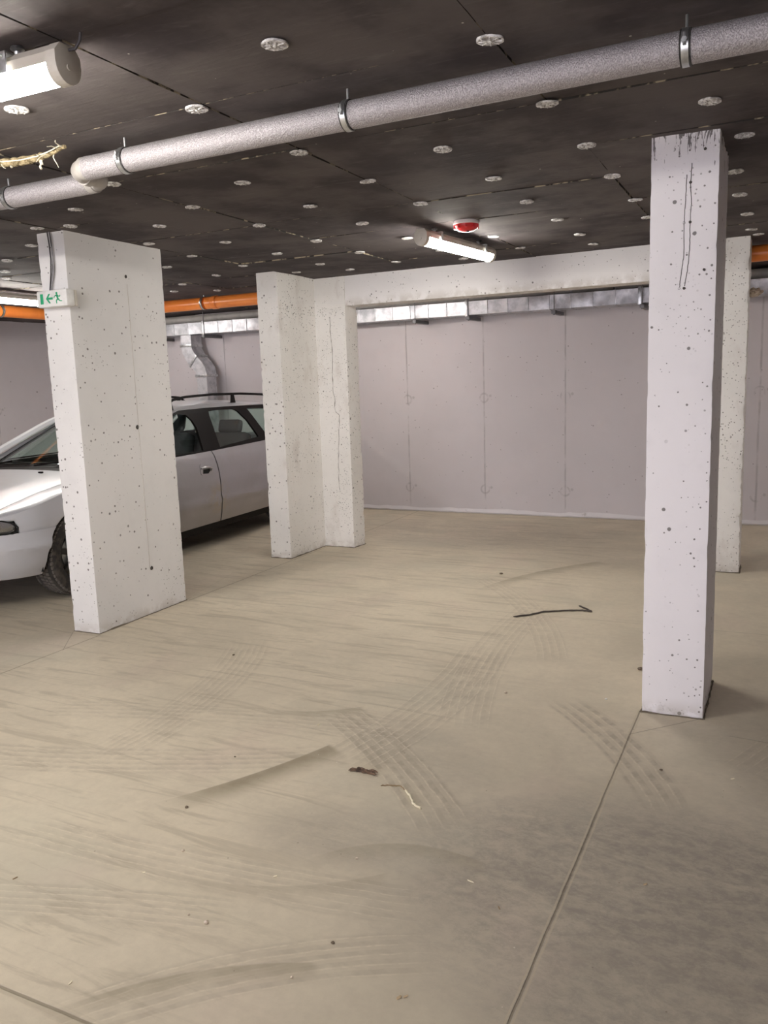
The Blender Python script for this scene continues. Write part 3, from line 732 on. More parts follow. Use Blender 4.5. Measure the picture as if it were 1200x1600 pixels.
# ------------------------------------------------------------------ fixings of the ceiling boards
def anchor_mesh(seed, detail=True):
    random.seed(seed); bm = bmesh.new(); r = .037
    prof = [(0, .004), (.006, .004), (.0075, .0), (.011, -.001), (.0125, .0045), (.019, .005), (.0205, -.001), (.0235, -.001), (.025, .0045), (.030, .004), (.032, -.0015), (r, -.0005), (r * .995, .005)]
    if not detail: prof = [(0, -.001), (.012, -.002), (.022, -.0025), (.033, -.003), (r, -.001), (r, .004)]
    lathe(bm, prof, 24 if detail else 14)
    s = random.random() * 40
    for v in bm.verts:
        a = math.atan2(v.co.y, v.co.x); rr = v.co.length / r
        v.co.z += .0022 * rr * noise.noise(Vector((math.cos(a) * 1.6, math.sin(a) * 1.6, s)))
        f = 1 + .05 * rr * noise.noise(Vector((math.cos(a) * 2, math.sin(a) * 2, s + 9))); v.co.x *= f; v.co.y *= f
    if detail:
        for k in range(8):
            a = k * PI / 4; b = bmesh.new(); box(b, .012, .032, -.0018, .0018, -.0034, .001); merge(bm, b, 0, Matrix.Rotation(a, 4, 'Z'))
    return bm
A_ = [  # x, y, label
 (-2.24, 1.992, 'white round anchor on the dark ceiling just below the upper left lamp'),
 (-1.756, 2.287, 'white round anchor on the seam between the upper left lamp and the long pipe'),
 (-1.257, 1.99, 'largest white crinkled anchor at the top, alone on a dark board'),
 (-.746, 2.261, 'crinkled white anchor at the top on a black ragged seam above the long pipe'),
 (-.746, 2.857, 'white anchor just under the long pipe, with torn brown fibre at its left'),
 (-.261, 3.128, 'white anchor above the ragged top of the slim right pillar'),
 (-1.743, 2.897, 'white anchor just under the middle of the long grey pipe, on a seam'),
 (-1.245, 3.167, 'white anchor under the long pipe in the middle of a dark board'),
 (-.738, 3.433, 'white anchor left of the slim pillar top, fibres and a black gap beneath it'),
 (-.174, 3.633, 'white anchor immediately right of the slim pillar top'),
 (-2.684, 2.868, 'pale anchor tucked against the plastic bend of the grey pipe'),
 (-2.204, 3.165, 'white anchor below the left part of the long pipe, alone on its board'),
 (-1.726, 3.46, 'white anchor at a seam crossing, black gap running from it to the lower right'),
 (-1.226, 3.74, 'white anchor up and right of the red detector, below a fibre seam'),
 (-.744, 4.008, 'white anchor left of the slim pillar, second one below its top'),
 (-.236, 4.25, 'white anchor right of the slim pillar, second from its top'),
 (-3.201, 3.149, 'white anchor below the short pipe, above the wide left pillar'),
 (-2.698, 3.431, 'white anchor at a seam crossing, broken orange-tinted edge at its right'),
 (-2.208, 3.758, 'white anchor in the middle of a board, straight above the stepped pillar wing'),
 (-1.714, 4.031, 'white anchor at the seam end just above the tube lamp near the detector'),
 (-1.235, 4.311, 'white anchor to the right of and level above the red detector'),
 (-.735, 4.605, 'white anchor left of the slim pillar, third one below its top'),
 (-.242, 4.803, 'white anchor right of the slim pillar, third from its top'),
 (-3.72, 3.369, 'white anchor touching the top left edge of the wide left pillar'),
 (-3.539, 3.433, 'white anchor touching the top right corner of the front of the wide pillar'),
 (-3.158, 3.712, 'white anchor close above the long side of the wide left pillar'),
 (-2.704, 4.022, 'bright white anchor above and left of the stepped pillar, at a seam'),
 (-2.201, 4.32, 'white anchor up and left of the tube lamp near the detector'),
 (-1.219, 4.894, 'white anchor on the far side of the pale seam right of the red detector'),
 (-.75, 5.141, 'white anchor half hidden by the left edge of the slim pillar'),
 (-.228, 5.404, 'white anchor right of the slim pillar, fourth from its top'),
 (-4.174, 3.723, 'white anchor close to the left edge of the wide left pillar'),
 (-3.58, 4.10, 'anchor nearly edge-on along the far top edge of the wide pillar'),
 (-3.178, 4.341, 'dull anchor in the shade right of the wide pillar'),
 (-2.70, 4.648, 'dull anchor at the end of a thin seam above the stepped pillar'),
 (-2.19, 4.919, 'small white anchor just left of the near end of the lamp by the detector'),
 (-1.708, 5.196, 'pale anchor at a seam crossing to the right of the tube lamp, below the detector'),
 (-1.219, 5.478, 'white anchor above the middle of the beam'),
 (-.226, 5.994, 'white anchor right above the chipped rear right pillar'),
 (-.19, 6.238, 'thin sliver of an anchor beside the top of the chipped rear right pillar'),
 (-4.77, 4.038, 'white anchor at the left frame edge, topmost of three above the far lamp'),
 (-5.197, 4.372, 'white anchor at the left frame edge, middle of three above the far lamp'),
 (-5.502, 4.634, 'white anchor at the left frame edge, lowest of three above the far lamp'),
 (-3.691, 4.65, 'anchor on a seam right of the wide pillar top, higher of its seam pair'),
 (-3.173, 4.92, 'flat pale anchor above the front face of the stepped pillar'),
 (-2.692, 5.229, 'pale anchor above the junction of stepped pillar and beam'),
 (-2.197, 5.513, 'faint anchor left of the middle of the lamp by the detector'),
 (-1.698, 5.763, 'anchor just beyond the far end of the lamp by the detector'),
 (-1.226, 5.928, 'anchor close above the beam near the slim right pillar'),
 (-4.157, 4.938, 'white anchor touching the right edge of the wide pillar in view'),
 (-3.687, 5.241, 'anchor on a seam left of the stepped pillar top, lower of its seam pair'),
 (-3.186, 5.526, 'anchor close over the inner corner of the stepped pillar'),
 (-2.683, 5.81, 'anchor close above the left half of the beam'),
 (-2.207, 5.99, 'anchor close above the beam, left of the far lamp end'),
 (-4.164, 5.539, 'anchor between the two left pillars, above the orange pipe clamp'),
 (-3.567, 5.80, 'dim anchor in the corner shadow right on top of the stepped pillar'),
 (-3.157, 5.952, 'anchor at the left end of the beam top, close to the stepped pillar'),
 (-4.737, 5.811, 'bent anchor near the orange pipe, between wide pillar and pipe clamp'),
 (-4.799, 6.38, 'small anchor just above the orange pipe, right of its clamp'),
 (-5.13, 6.168, 'faint anchor just above the orange pipe beside the wide pillar')]
proto = {}
for k in range(6): 
    o = finish(anchor_mesh(k), 'insulation_anchor', m_anchor, ang=50); proto[k] = o.data; bpy.data.objects.remove(o)
o = finish(anchor_mesh(77, False), 'insulation_anchor', m_anchor); proto['far'] = o.data; bpy.data.objects.remove(o)
bmp = bmesh.new(); lathe(bmp, [(0, -.0045), (.004, -.0045), (.0055, -.003), (.0055, .002)], 12); o = finish(bmp, 'expansion_pin', m_white); pin_me = o.data; bpy.data.objects.remove(o)
random.seed(11)
for i, (x, y, lb) in enumerate(A_):
    far = math.hypot(x, y) > 5.2
    o = bpy.data.objects.new('insulation_anchor', proto['far' if far else i % 6]); COL.objects.link(o)
    o.location = (x, y, CEIL - .003); o.rotation_euler = (random.uniform(-.05, .05), random.uniform(-.05, .05), random.random() * 6)
    tag(o, lb, 'ceiling anchor', 'round anchors holding the ceiling boards')
    if not far:
        p = bpy.data.objects.new('expansion_pin', pin_me); COL.objects.link(p); p.parent = o

# ------------------------------------------------------------------ red detector
t = thing('smoke_detector', 'red round detector on a clear base on the ceiling near the tube lamp', 'detector', (-1.685, 4.63, CEIL - .002))
t.scale = (1.2, 1.2, 1.1)
bm = bmesh.new(); lathe(bm, [(0, .004), (.060, .004), (.0635, -.004), (.063, -.012), (.060, -.015), (0, -.015)], 32); finish(bm, 'base_ring', m_clear, t)
bm = bmesh.new(); lathe(bm, [(.060, -.0145), (.0595, -.026), (.052, -.036), (.038, -.045), (.020, -.050), (0, -.051)], 32)
for k in range(10):
    b = bmesh.new(); box(b, .050, .0625, -.004, .004, -.036, -.018, .001); merge(bm, b, 0, Matrix.Rotation(k * PI / 5, 4, 'Z'))
finish(bm, 'detector_head', m_red, t)
bm = bmesh.new(); lathe(bm, [(0, -.055), (.006, -.054), (.008, -.049)], 12, Matrix.Translation((.012, -.012, 0))); finish(bm, 'indicator_light', m_seal, t)

# ------------------------------------------------------------------ exit sign and its cables
t = thing('exit_sign', 'white box sign with green running man, arrow and door on the wide left pillar', 'sign', (-3.705, 3.49, 1.975))
bm = bmesh.new(); box(bm, -.113, .113, -.022, -.001, -.044, .044, .003); finish(bm, 'back_box', m_housing, t)
bm = bmesh.new(); box(bm, -.118, .115, -.080, -.022, -.046, .046, .010); finish(bm, 'light_cover', m_white, t, ang=50)
def face(bm, poly, y=-.0815, th=.0016): prism(bm, poly, y, y + th, 'y')
bm = bmesh.new(); face(bm, [(-.088, -.028), (-.066, -.028), (-.066, .028), (-.088, .028)]); finish(bm, 'door_symbol', m_green, t, smooth=False)
bm = bmesh.new()
face(bm, [(-.044, .0), (-.022, .026), (-.010, .026), (-.026, .006), (.008, .006), (.008, -.006), (-.026, -.006), (-.010, -.026), (-.022, -.026)]); finish(bm, 'arrow_symbol', m_green, t, smooth=False)
bm = bmesh.new()
def limb(a, b, w0, w1):
    a, b = Vector(a), Vector(b); d = (b - a).normalized(); n = Vector((-d.y, d.x))
    face(bm, [tuple(a + n * w0), tuple(a - n * w0), tuple(b - n * w1), tuple(b + n * w1)])
face(bm, [(.040 + .007 * math.cos(k), .026 + .007 * math.sin(k)) for k in [2 * PI * j / 12 for j in range(12)]])
limb((.040, .018), (.048, -.006), .007, .005); limb((.038, .016), (.022, .010), .003, .002); limb((.022, .010), (.018, .000), .0025, .002)
limb((.044, .014), (.060, .006), .003, .002); limb((.060, .006), (.066, .014), .0025, .002)
limb((.047, -.005), (.034, -.014), .0042, .003); limb((.034, -.014), (.036, -.030), .0032, .0025)
limb((.049, -.005), (.060, -.016), .0042, .003); limb((.060, -.016), (.078, -.018), .0032, .002)
finish(bm, 'running_man_symbol', m_green, t, smooth=False)
for dx, lb, mt in ((0, 'dark cable down the pillar front to the exit sign, the left one of the pair', m_cable_d), (.017, 'dark cable down the pillar front to the exit sign, the right one of the pair', m_cable_d)):
    bm = bmesh.new(); P = []
    ctl = [(-3.772, 2.352), (-3.764, 2.28), (-3.762, 2.20), (-3.772, 2.12), (-3.787, 2.05), (-3.795, 2.015)]
    for (a, b) in zip(ctl, ctl[1:]):
        for k in range(6): P.append((a[0] + (b[0] - a[0]) * k / 6 + dx * (1 - .35 * (2.352 - a[1]) / .34), 3.482, a[1] + (b[1] - a[1]) * k / 6))
    tube(bm, P, .0036, 8); o = finish(bm, 'power_cable', mt); recenter(o, (P[-1][0], 3.482, P[-1][2])); tag(o, lb, 'cable', 'cables feeding the exit sign')
    random.seed(5)
bm = bmesh.new(); P = [(-3.757 + .012 * math.sin((2.352 - z) * 9) - max(0, 2.15 - z) * .22, 3.4815, z) for z in [2.352 - .012 * k for k in range(28)]]
tube(bm, P, .0042, 8); o = finish(bm, 'power_cable', m_cable_w); recenter(o, P[-1]); tag(o, 'pale grey cable between two dark ones above the exit sign', 'cable', 'cables feeding the exit sign')

# ------------------------------------------------------------------ torn insulation at the upper left, foam on the rear pillar
t = thing('torn_insulation', 'brown torn strip of insulation with cream strings hanging at the upper left', 'insulation', (-2.49, 2.30, CEIL - .01))
bm = bmesh.new(); P = []; R = []
for i in range(40):
    u = i / 39; x = -.34 + u * .46; P.append((x, -.02 + .05 * math.sin(u * 2.6) + .006 * noise.noise(Vector((i * .5, 2, 0))), -.010 - .012 * math.sin(PI * u) + .004 * noise.noise(Vector((i * .6, 0, 0))))); R.append(.016 * (.45 + .55 * math.sin(PI * min(1, u * 1.02 + .1)) + .3 * noise.noise(Vector((i * .9, 7, 0)))))
tube(bm, P, [max(.003, r) for r in R], 10); finish(bm, 'fibre_strip', m_fibre, t)
bm = bmesh.new()
for k in range(13):
    i = random.choice([0, 1, 2, 3, 4, 5, 6, 8, 10, 30, 33, 36, 38]); p = Vector(P[i]); Q = [p]
    d = Vector((random.uniform(-1, 1), random.uniform(-1, .2), random.uniform(-.5, .1))).normalized()
    for j in range(6): d = (d + Vector((random.uniform(-.5, .5), random.uniform(-.5, .5), random.uniform(-.3, .2)))).normalized(); Q.append(Q[-1] + d * .010)
    for q in Q: q.z = min(q.z, -.001)
    tube(bm, Q, [.0028 - .0003 * j for j in range(7)], 5)
for (i, L) in ((14, .018), (26, .040), (27, .030)):
    p = Vector(P[i]); tube(bm, [p + Vector((random.uniform(-.004, .004), 0, -L * j / 5)) for j in range(6)], [.004, .003, .004, .003, .004, .005], 6)
tube(bm, [Vector(P[i]) + Vector((0, -.016, .0)) for i in range(0, 40, 2)], .0022, 5)
finish(bm, 'loose_string', m_fibre_pale, t)
bm = bmesh.new(); b = bmesh.new(); bmesh.ops.create_icosphere(b, subdivisions=4, radius=1)
for v in b.verts:
    k = 1 + .35 * noise.noise(v.co * 2.1) + .12 * noise.noise(v.co * 6); v.co = Vector((v.co.x * .055 * k, v.co.y * .04 * k, v.co.z * .030 * k))
merge(bm, b); o = finish(bm, 'foam_plug', m_foam); o.location = (-.212, 6.44, 1.985)
tag(o, 'lumpy beige foam squeezed out at the right edge of the chipped rear pillar', 'foam')

# ------------------------------------------------------------------ debris on the floor
def stick(name, label, cat, pts, r, mat, knots=True):
    bm = bmesh.new(); P = []
    for a, b in zip(pts, pts[1:]):
        for k in range(5): P.append(Vector((a[0] + (b[0] - a[0]) * k / 5, a[1] + (b[1] - a[1]) * k / 5, r * 1.0)))
    P.append(Vector((*pts[-1], r)))
    P = [p + Vector((random.uniform(-.002, .002), random.uniform(-.003, .003), 0)) for p in P]
    tube(bm, P, [r * random.uniform(.75, 1.0) * (.6 if i in (0, len(P) - 1) else 1) for i in range(len(P))], 7)
    o = finish(bm, name, mat); c = (sum(p.x for p in P) / len(P), sum(p.y for p in P) / len(P), 0); recenter(o, c); tag(o, label, cat); return o
Mx = Mat('bark', (.10, .07, .05), .9); q_ = Mx.noise(60, 4); Mx.color(Mx.mix(q_.step(.4, .6), (.06, .04, .028), (.19, .12, .08))); m_bark = Mx.m
m_twig = Mat('dark_twig', (.07, .058, .05), .85).m
m_straw = Mat('pale_straw', (.86, .79, .60), .8).m
m_brown = Mat('brown_straw', (.30, .21, .12), .8).m
Mx = Mat('pale_stone', (.6, .52, .42), .9); q_ = Mx.noise(80, 3); Mx.color(Mx.mix(q_.step(.4, .6), (.72, .63, .52), (.48, .38, .28))); m_stone = Mx.m
stick('twig', 'long dark bent twig on the floor in the middle of the bay', 'twig', [(-1.432, 4.657), (-1.35, 4.73), (-1.286, 4.826), (-1.15, 4.90), (-1.071, 4.931), (-1.01, 4.923), (-1.06, 4.98), (-1.112, 5.025)], .006, m_twig)
stick('wood_splinter', 'thin brown straw lying left of the pale twisted strip', 'splinter', [(-1.26, 2.46), (-1.225, 2.475), (-1.193, 2.483), (-1.165, 2.465)], .0022, m_brown)
t = stick('plaster_strip', 'pale twisted strip on the floor, lower right of the bark scrap', 'strip', [(-1.160, 2.462), (-1.131, 2.429), (-1.10, 2.39), (-1.085, 2.375), (-1.059, 2.364)], .0042, m_straw)
# bark scrap
bm = bmesh.new()
random.seed(3)
for k in range(16):
    a = random.uniform(-.35, .5) + (.0 if k % 3 else .35); L = random.uniform(.02, .045); c = Vector((-1.367 + random.uniform(-.045, .045), 2.527 + random.uniform(-.008, .008), .003 + .0035 * (k % 3)))
    d = Vector((math.cos(a), math.sin(a), random.uniform(-.03, .12))) * L / 2
    tube(bm, [c - d, c - d * .4 + Vector((0, 0, .002)), c + d * .4 + Vector((0, 0, .002)), c + d], [.001, .0052, .0045, .001], 6)
for v in bm.verts: v.co.z = max(v.co.z, .0)
o = finish(bm, 'bark_scrap', m_bark); recenter(o, (-1.367, 2.527, 0)); tag(o, 'reddish brown scrap of shredded bark in the middle of the floor', 'bark')
def pebble(x, y, r, label, mat=m_stone, flat=.6, name='pebble', cat='stone'):
    bm = bmesh.new(); bmesh.ops.create_icosphere(bm, subdivisions=2, radius=r); s = random.random() * 90
    for v in bm.verts:
        k = 1 + .45 * noise.noise(v.co / r * .9 + Vector((s, 0, 0))); v.co *= k; v.co.z *= flat
    zmin = min(v.co.z for v in bm.verts)
    for v in bm.verts: v.co.z -= zmin
    o = finish(bm, name, mat, ang=25); o.location = (x, y, 0); tag(o, label, cat, 'small stones scattered on the floor' if cat == 'stone' else None); return o
m_dark_stone = Mat('dark_grit', (.16, .12, .085), .9).m
for (x, y, r, lb, mt, fl) in (
 (-1.366, 1.587, .0065, 'largest pale stone on the lower left floor', m_stone, .8), (-1.434, 1.596, .0035, 'small stone just left of the largest pale stone', m_stone, .8),
 (-1.657, 1.842, .0045, 'pale stone above the largest one on the left floor', m_stone, .7), (-1.038, 1.505, .0035, 'tiny pale stone near the bottom, below centre left', m_stone, .7),
 (-1.126, 2.02, .0042, 'white stone on the floor just left of the dark worn patch', m_stone, .8), (-1.108, 3.474, .009, 'flat pale chip of stone left of the slim pillar foot', m_stone, .4),
 (-.665, 3.563, .007, 'flat white chip nearest the foot of the slim pillar', m_white, .35), (-1.823, 2.062, .006, 'dark brown crumb on the lower edge of the dark smear', m_dark_stone, .5),
 (-2.651, 3.464, .007, 'dark crumb on the floor right of the wide left pillar', m_dark_stone, .5), (-1.006, 1.655, .005, 'dark crumb below the middle of the floor', m_dark_stone, .6),
 (-.583, 3.999, .013, 'dark crumb against the left side of the slim pillar, behind its foot', m_dark_stone, .6), (-1.848, 5.713, .014, 'dark speck on the floor far back between the stepped and slim pillars', m_dark_stone, .4),
 (-.35, 2.96 - .0, .006, 'small brown crumb on the floor right of the sawn joint', m_dark_stone, .4), (-1.9, 2.45, .004, 'brown crumb on the striped dust left of the dark smear', m_dark_stone, .5)):
    pebble(x, y, r, lb, mt, fl)
def chip(x, y, L, w, a, label, mat=m_straw):
    bm = bmesh.new(); prism(bm, [(-L / 2, 0), (-L * .3, w / 2), (L * .35, w * .45), (L / 2, -.1 * w), (L * .2, -w / 2), (-L * .35, -w * .4)], .0, .0028, bev=.0006)
    for v in bm.verts: v.co.z += .0015 * math.sin(v.co.x / L * 3) + .0012
    o = finish(bm, 'wood_chip', mat); o.location = (x, y, 0); o.rotation_euler = (0, 0, a); tag(o, label, 'wood chip', 'wood chips scattered on the floor'); return o
m_chip = Mat('chip_brown', (.48, .36, .22), .85).m
for (x, y, L, w, a, lb, mt) in (
 (-.766, 1.55, .014, .007, .9, 'thick light brown chip at the bottom of the picture near the joint', m_chip), (-.753, 1.56, .012, .004, .6, 'thin splinter lying against the thick chip at the bottom', m_chip),
 (-1.309, 1.842, .012, .004, .3, 'thin pale chip left of the dark worn patch', m_straw), (-1.744, 2.839, .016, .004, 1.2, 'short white splinter above the dark smear', m_straw),
 (-1.691, 1.701, .010, .003, .2, 'tiny chip on the lower left floor above the tyre stripes', m_straw), (-1.535, 1.267, .012, .003, 1.3, 'upright thin chip near the bottom left joint', m_straw),
 (-.765, 2.046, .026, .003, -.4, 'long pale splinter on the dark worn patch, left of the joint', m_straw), (-.108, 2.983, .014, .005, .2, 'pale chip right of the joint below the slim pillar', m_straw),
 (-2.037, 1.523, .016, .003, .9, 'curved brown splinter at the left edge of the floor', m_brown), (-.651, 1.962, .02, .003, -1.0, 'dark splinter on the worn patch, close to the joint', m_brown),
 (-.30, 2.228, .012, .006, .5, 'small beige chip right of the joint on the dark patch', m_chip)):
    chip(x, y, L, w, a, lb, mt)

# ------------------------------------------------------------------ the parked estate car
CAR = thing('estate_car', 'silver estate car parked behind the wide white pillar, nose towards the camera', 'car', (-5.265, 3.232, 0), math.radians(3.5))
LEN = 4.72; CY = .62
def interp(tab, z):
    if z <= tab[0][0]: return tab[0][1]
    for (a, b), (c, d) in zip(tab, tab[1:]):
        if z <= c:
            t = (z - a) / (c - a); return b + (d - b) * t
    return tab[-1][1]
WZ = [(.15, .76), (.22, .79), (.32, .82), (.40, .835), (.412, .845), (.455, .847), (.468, .838), (.6, .842), (.75, .828), (.84, .808), (.885, .785), (.93, .765), (1.10, .695), (1.23, .640), (1.29, .600), (1.32, .56)]
QL = 1.137
def rear_taper(y): return 1 - .10 * max(0, (y - 3.4) / 1.3) ** 2
def P(s, z, side=1, off=0.0):
    w = interp(WZ, z) + off
    if s < CY:
        th = min(PI / 2, (CY - s) / QL * PI / 2); fz = .05 * max(0, (z - .5)) / .3 + .03 * max(0, .3 - z) / .15
        return Vector((side * w * math.cos(th), CY - (CY - fz) * math.sin(th) - off * math.sin(th), z))
    w *= rear_taper(s)
    return Vector((side * w, s, z))
def panel(poly, side=1, off=0.0, th=.010, du=.06, dv=.04, fn=None, mi=0):
    b = bmesh.new(); f = b.faces.new([b.verts.new((p[0], p[1], 0)) for p in poly])
    bmesh.ops.triangulate(b, faces=b.faces[:])
    us = [p[0] for p in poly]; vs = [p[1] for p in poly]
    k = math.floor(min(us) / du) * du
    while k < max(us):
        bmesh.ops.bisect_plane(b, geom=b.verts[:] + b.edges[:] + b.faces[:], plane_co=(k, 0, 0), plane_no=(1, 0, 0)); k += du
    k = math.floor(min(vs) / dv) * dv
    while k < max(vs):
        bmesh.ops.bisect_plane(b, geom=b.verts[:] + b.edges[:] + b.faces[:], plane_co=(0, k, 0), plane_no=(0, 1, 0)); k += dv
    fn = fn or (lambda u, v, o: P(u, v, side, o))
    low = {v: (v.co.x, v.co.y) for v in b.verts}
    top = {v: b.verts.new(fn(*low[v], off - th)) for v in list(low)}
    bd = [(e.verts[0], e.verts[1]) for e in b.edges if e.is_boundary]
    faces = list(b.faces)
    for v, (u, w) in low.items(): v.co = fn(u, w, off)
    for f in faces: b.faces.new([top[v] for v in reversed(f.verts)])
    for v0, v1 in bd:
        try: b.faces.new((v0, v1, top[v1], top[v0]))
        except ValueError: pass
    bm = bmesh.new(); merge(bm, b, mi); return bm
def arcpts(cy, cz, r, a0, a1, n=14): return [(cy + r * math.cos(a0 + (a1 - a0) * i / n), cz + r * math.sin(a0 + (a1 - a0) * i / n)) for i in range(n + 1)]
WF, WR = .93, 4.05; WRAD = .31; AR = .352; AZ = .30
def carpart(bm, name, mat, parent=CAR, **k): return finish(bm, name, mat, parent, **k)
def zwin(s): return interp([(1.35, .875), (2.0, .878), (2.67, .886), (3.5, .905), (4.5, .93)], s)
# roof and bonnet heights
ZT = [(0.0, .60), (.12, .655), (.25, .70), (.45, .755), (.7, .808), (1.0, .852), (1.3, .885), (1.6, .90)]
ZR = [(1.3, .87), (1.6, 1.0), (1.9, 1.13), (2.15, 1.235), (2.35, 1.297), (2.6, 1.326), (3.0, 1.338), (3.5, 1.333), (4.0, 1.312), (4.4, 1.28), (4.6, 1.2)]
def hood(x, y, off=0.0):
    return Vector((x, y, interp(ZT, y) - .065 * (abs(x) / .8) ** 2.2 + off))
def roof(x, y, off=0.0):
    w = .60; return Vector((x, y, interp(ZR, y) - .035 * (abs(x) / w) ** 3 + off))
# dark inner shell closing the body
bm = bmesh.new()
for side in (1, -1):
    merge(bm, panel([(1.28, .20), (3.68, .20), (3.68, .66), (4.62, .66), (4.62, .86), (1.28, .86)], side, -.035, .01), 0)
box(bm, -.70, .70, 1.25, 4.5, .19, .24); box(bm, -.60, .60, .25, 1.25, .26, .58); box(bm, -.45, .45, .5, 1.3, .19, .62)
box(bm, -.66, .66, 4.1, 4.55, .25, .85)
carpart(bm, 'underbody', m_seal)
G = .003
for side in (1, -1):
    L = side == 1
    # bumper corner and skirt
    if L:
        pass
    # front door and rear door
    zb = .235
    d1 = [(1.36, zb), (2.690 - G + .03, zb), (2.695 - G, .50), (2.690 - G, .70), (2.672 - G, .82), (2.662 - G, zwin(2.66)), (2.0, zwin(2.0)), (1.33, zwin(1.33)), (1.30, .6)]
    o = carpart(panel(d1, side, 0), 'front_door', m_door_shaded)
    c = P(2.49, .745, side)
    # handle: dished escutcheon with a grip
    bm = bmesh.new(); merge(bm, panel([(2.41, .705), (2.425, .690), (2.555, .690), (2.572, .71), (2.572, .775), (2.555, .79), (2.43, .79), (2.41, .77)], side, .004, .004, .03, .03)); h = finish(bm, 'handle_dish', m_door_shaded, o)
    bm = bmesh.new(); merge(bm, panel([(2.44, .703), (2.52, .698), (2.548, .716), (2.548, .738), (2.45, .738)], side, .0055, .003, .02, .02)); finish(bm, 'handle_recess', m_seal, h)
    bm = bmesh.new(); tube(bm, [P(2.42, .752, side, .008), P(2.45, .756, side, .020), P(2.52, .754, side, .022), P(2.56, .742, side, .018), P(2.562, .72, side, .012)], [.008, .011, .012, .011, .008], 10); finish(bm, 'handle_grip', m_door_shaded, h)
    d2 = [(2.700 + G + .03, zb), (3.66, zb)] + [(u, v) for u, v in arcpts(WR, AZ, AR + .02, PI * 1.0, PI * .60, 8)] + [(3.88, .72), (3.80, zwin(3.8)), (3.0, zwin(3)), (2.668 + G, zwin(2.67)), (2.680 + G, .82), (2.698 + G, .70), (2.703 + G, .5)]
    o = carpart(panel(d2, side, 0), 'rear_door', m_door_shaded)
    bm = bmesh.new(); merge(bm, panel([(3.58, .72), (3.595, .705), (3.725, .705), (3.742, .725), (3.742, .79), (3.725, .805), (3.60, .805), (3.58, .785)], side, .004, .004, .03, .03)); h = finish(bm, 'handle_dish', m_door_shaded, o)
    bm = bmesh.new(); tube(bm, [P(3.59, .767, side, .008), P(3.62, .771, side, .020), P(3.69, .769, side, .022), P(3.73, .757, side, .018)], [.008, .011, .012, .009], 10); finish(bm, 'handle_grip', m_door_shaded, h)
    # sill
    carpart(panel([(1.26, .165), (3.69, .165), (3.68, zb - .006), (1.28, zb - .006)], side, -.012), 'sill', m_black)
    # rear quarter
    q = [(4.43, .30)] + [(4.62, .30), (4.68, .55), (4.66, .90), (4.5, zwin(4.5)), (3.806, zwin(3.8)), (3.886, .72)] + arcpts(WR, AZ, AR + .02, PI * .585, 0, 12)
    carpart(panel(q, side, 0), 'rear_quarter', m_paint)
    # window glass and black frames (tumblehome follows the side profile)
    zt = 1.245
    fw = [(1.72, .895), (2.552, .898), (2.562, .93), (2.592, 1.10), (2.575, 1.16), (2.520, 1.222), (2.40, 1.235), (2.25, 1.205), (2.0, 1.10)]
    rw = [(2.822, .908), (3.53, .932), (3.545, .96), (3.46, 1.12), (3.36, 1.215), (3.30, 1.235), (2.88, 1.243), (2.862, 1.20)]
    qw = [(3.70, .96), (4.50, .975), (4.38, 1.15), (4.30, 1.205), (3.53, 1.238), (3.50, 1.225)]
    for nm, w in (('front_door_window', fw), ('rear_door_window', rw), ('quarter_window', qw)):
        o = carpart(panel(w, side, -.012, .004, .1, .06), nm, m_glass)
    # frame strips round the glass
    def strip(nm, poly, mat=m_black, off=-.002, th=.022): carpart(panel(poly, side, off, th, .08, .05), nm, mat)
    strip('belt_trim', [(1.40, zwin(1.4) + .002), (3.0, zwin(3) + .002), (4.5, zwin(4.5) + .002), (4.49, .975), (3.70, .96), (3.545, .935), (2.83, .908), (2.562, .898), (1.60, .893)])
    strip('centre_post', [(2.555, .895), (2.825, .905), (2.862, 1.195), (2.885, 1.25), (2.50, 1.24), (2.575, 1.165), (2.595, 1.10), (2.565, .93)])
    strip('rear_post', [(3.53, .93), (3.72, .955), (3.51, 1.225), (3.54, 1.25), (3.28, 1.25), (3.365, 1.215), (3.465, 1.12), (3.548, .96)])
    strip('door_frame_top', [(2.20, 1.19), (2.25, 1.203), (2.40, 1.233), (2.52, 1.222), (3.0, 1.241), (3.6, 1.236), (4.28, 1.203), (4.3, 1.225), (3.9, 1.262), (3.0, 1.272), (2.45, 1.262)])
    strip('tail_post', [(4.49, .972), (4.58, .935), (4.44, 1.18), (4.32, 1.22), (4.30, 1.20), (4.38, 1.15)], m_paint)
    # cant rail: body colour arc above the doors joining the roof
    bm = bmesh.new(); ys = [1.50 + i * .1 for i in range(30)]; rows = []
    for y in ys:
        zr = interp(ZR, y); ze = min(1.272, zr - .035); x0_ = interp(WZ, ze) * rear_taper(y); x1_ = .545
        if y < 2.4: x0_ = max(x0_, .60 + (2.4 - y) * .12) ; x1_ = x0_ - .07
        r = []
        for k in range(6):
            t_ = k / 5; x = x0_ + (x1_ - x0_) * t_; zz = ze + (zr - .028 - ze) * math.sin(t_ * PI / 2)
            r.append(bm.verts.new((side * x, y, zz)))
        for k in range(5, -1, -1):
            v = r[k].co; r.append(bm.verts.new((v.x - side * .01, v.y, v.z - .03)))
        rows.append(r)
    for A, B in zip(rows, rows[1:]):
        n = len(A)
        for k in range(n): bm.faces.new((A[k], A[(k + 1) % n], B[(k + 1) % n], B[k]))
    bm.faces.new(rows[0]); bm.faces.new(rows[-1][::-1]); carpart(bm, 'cant_rail', m_paint)
    # front wing: loft from the lower edge over the shoulder to the bonnet gap
    bm = bmesh.new(); rows = []
    ss = [.10 + i * .03 for i in range(40)]; ss = [s for s in ss if s <= 1.30]
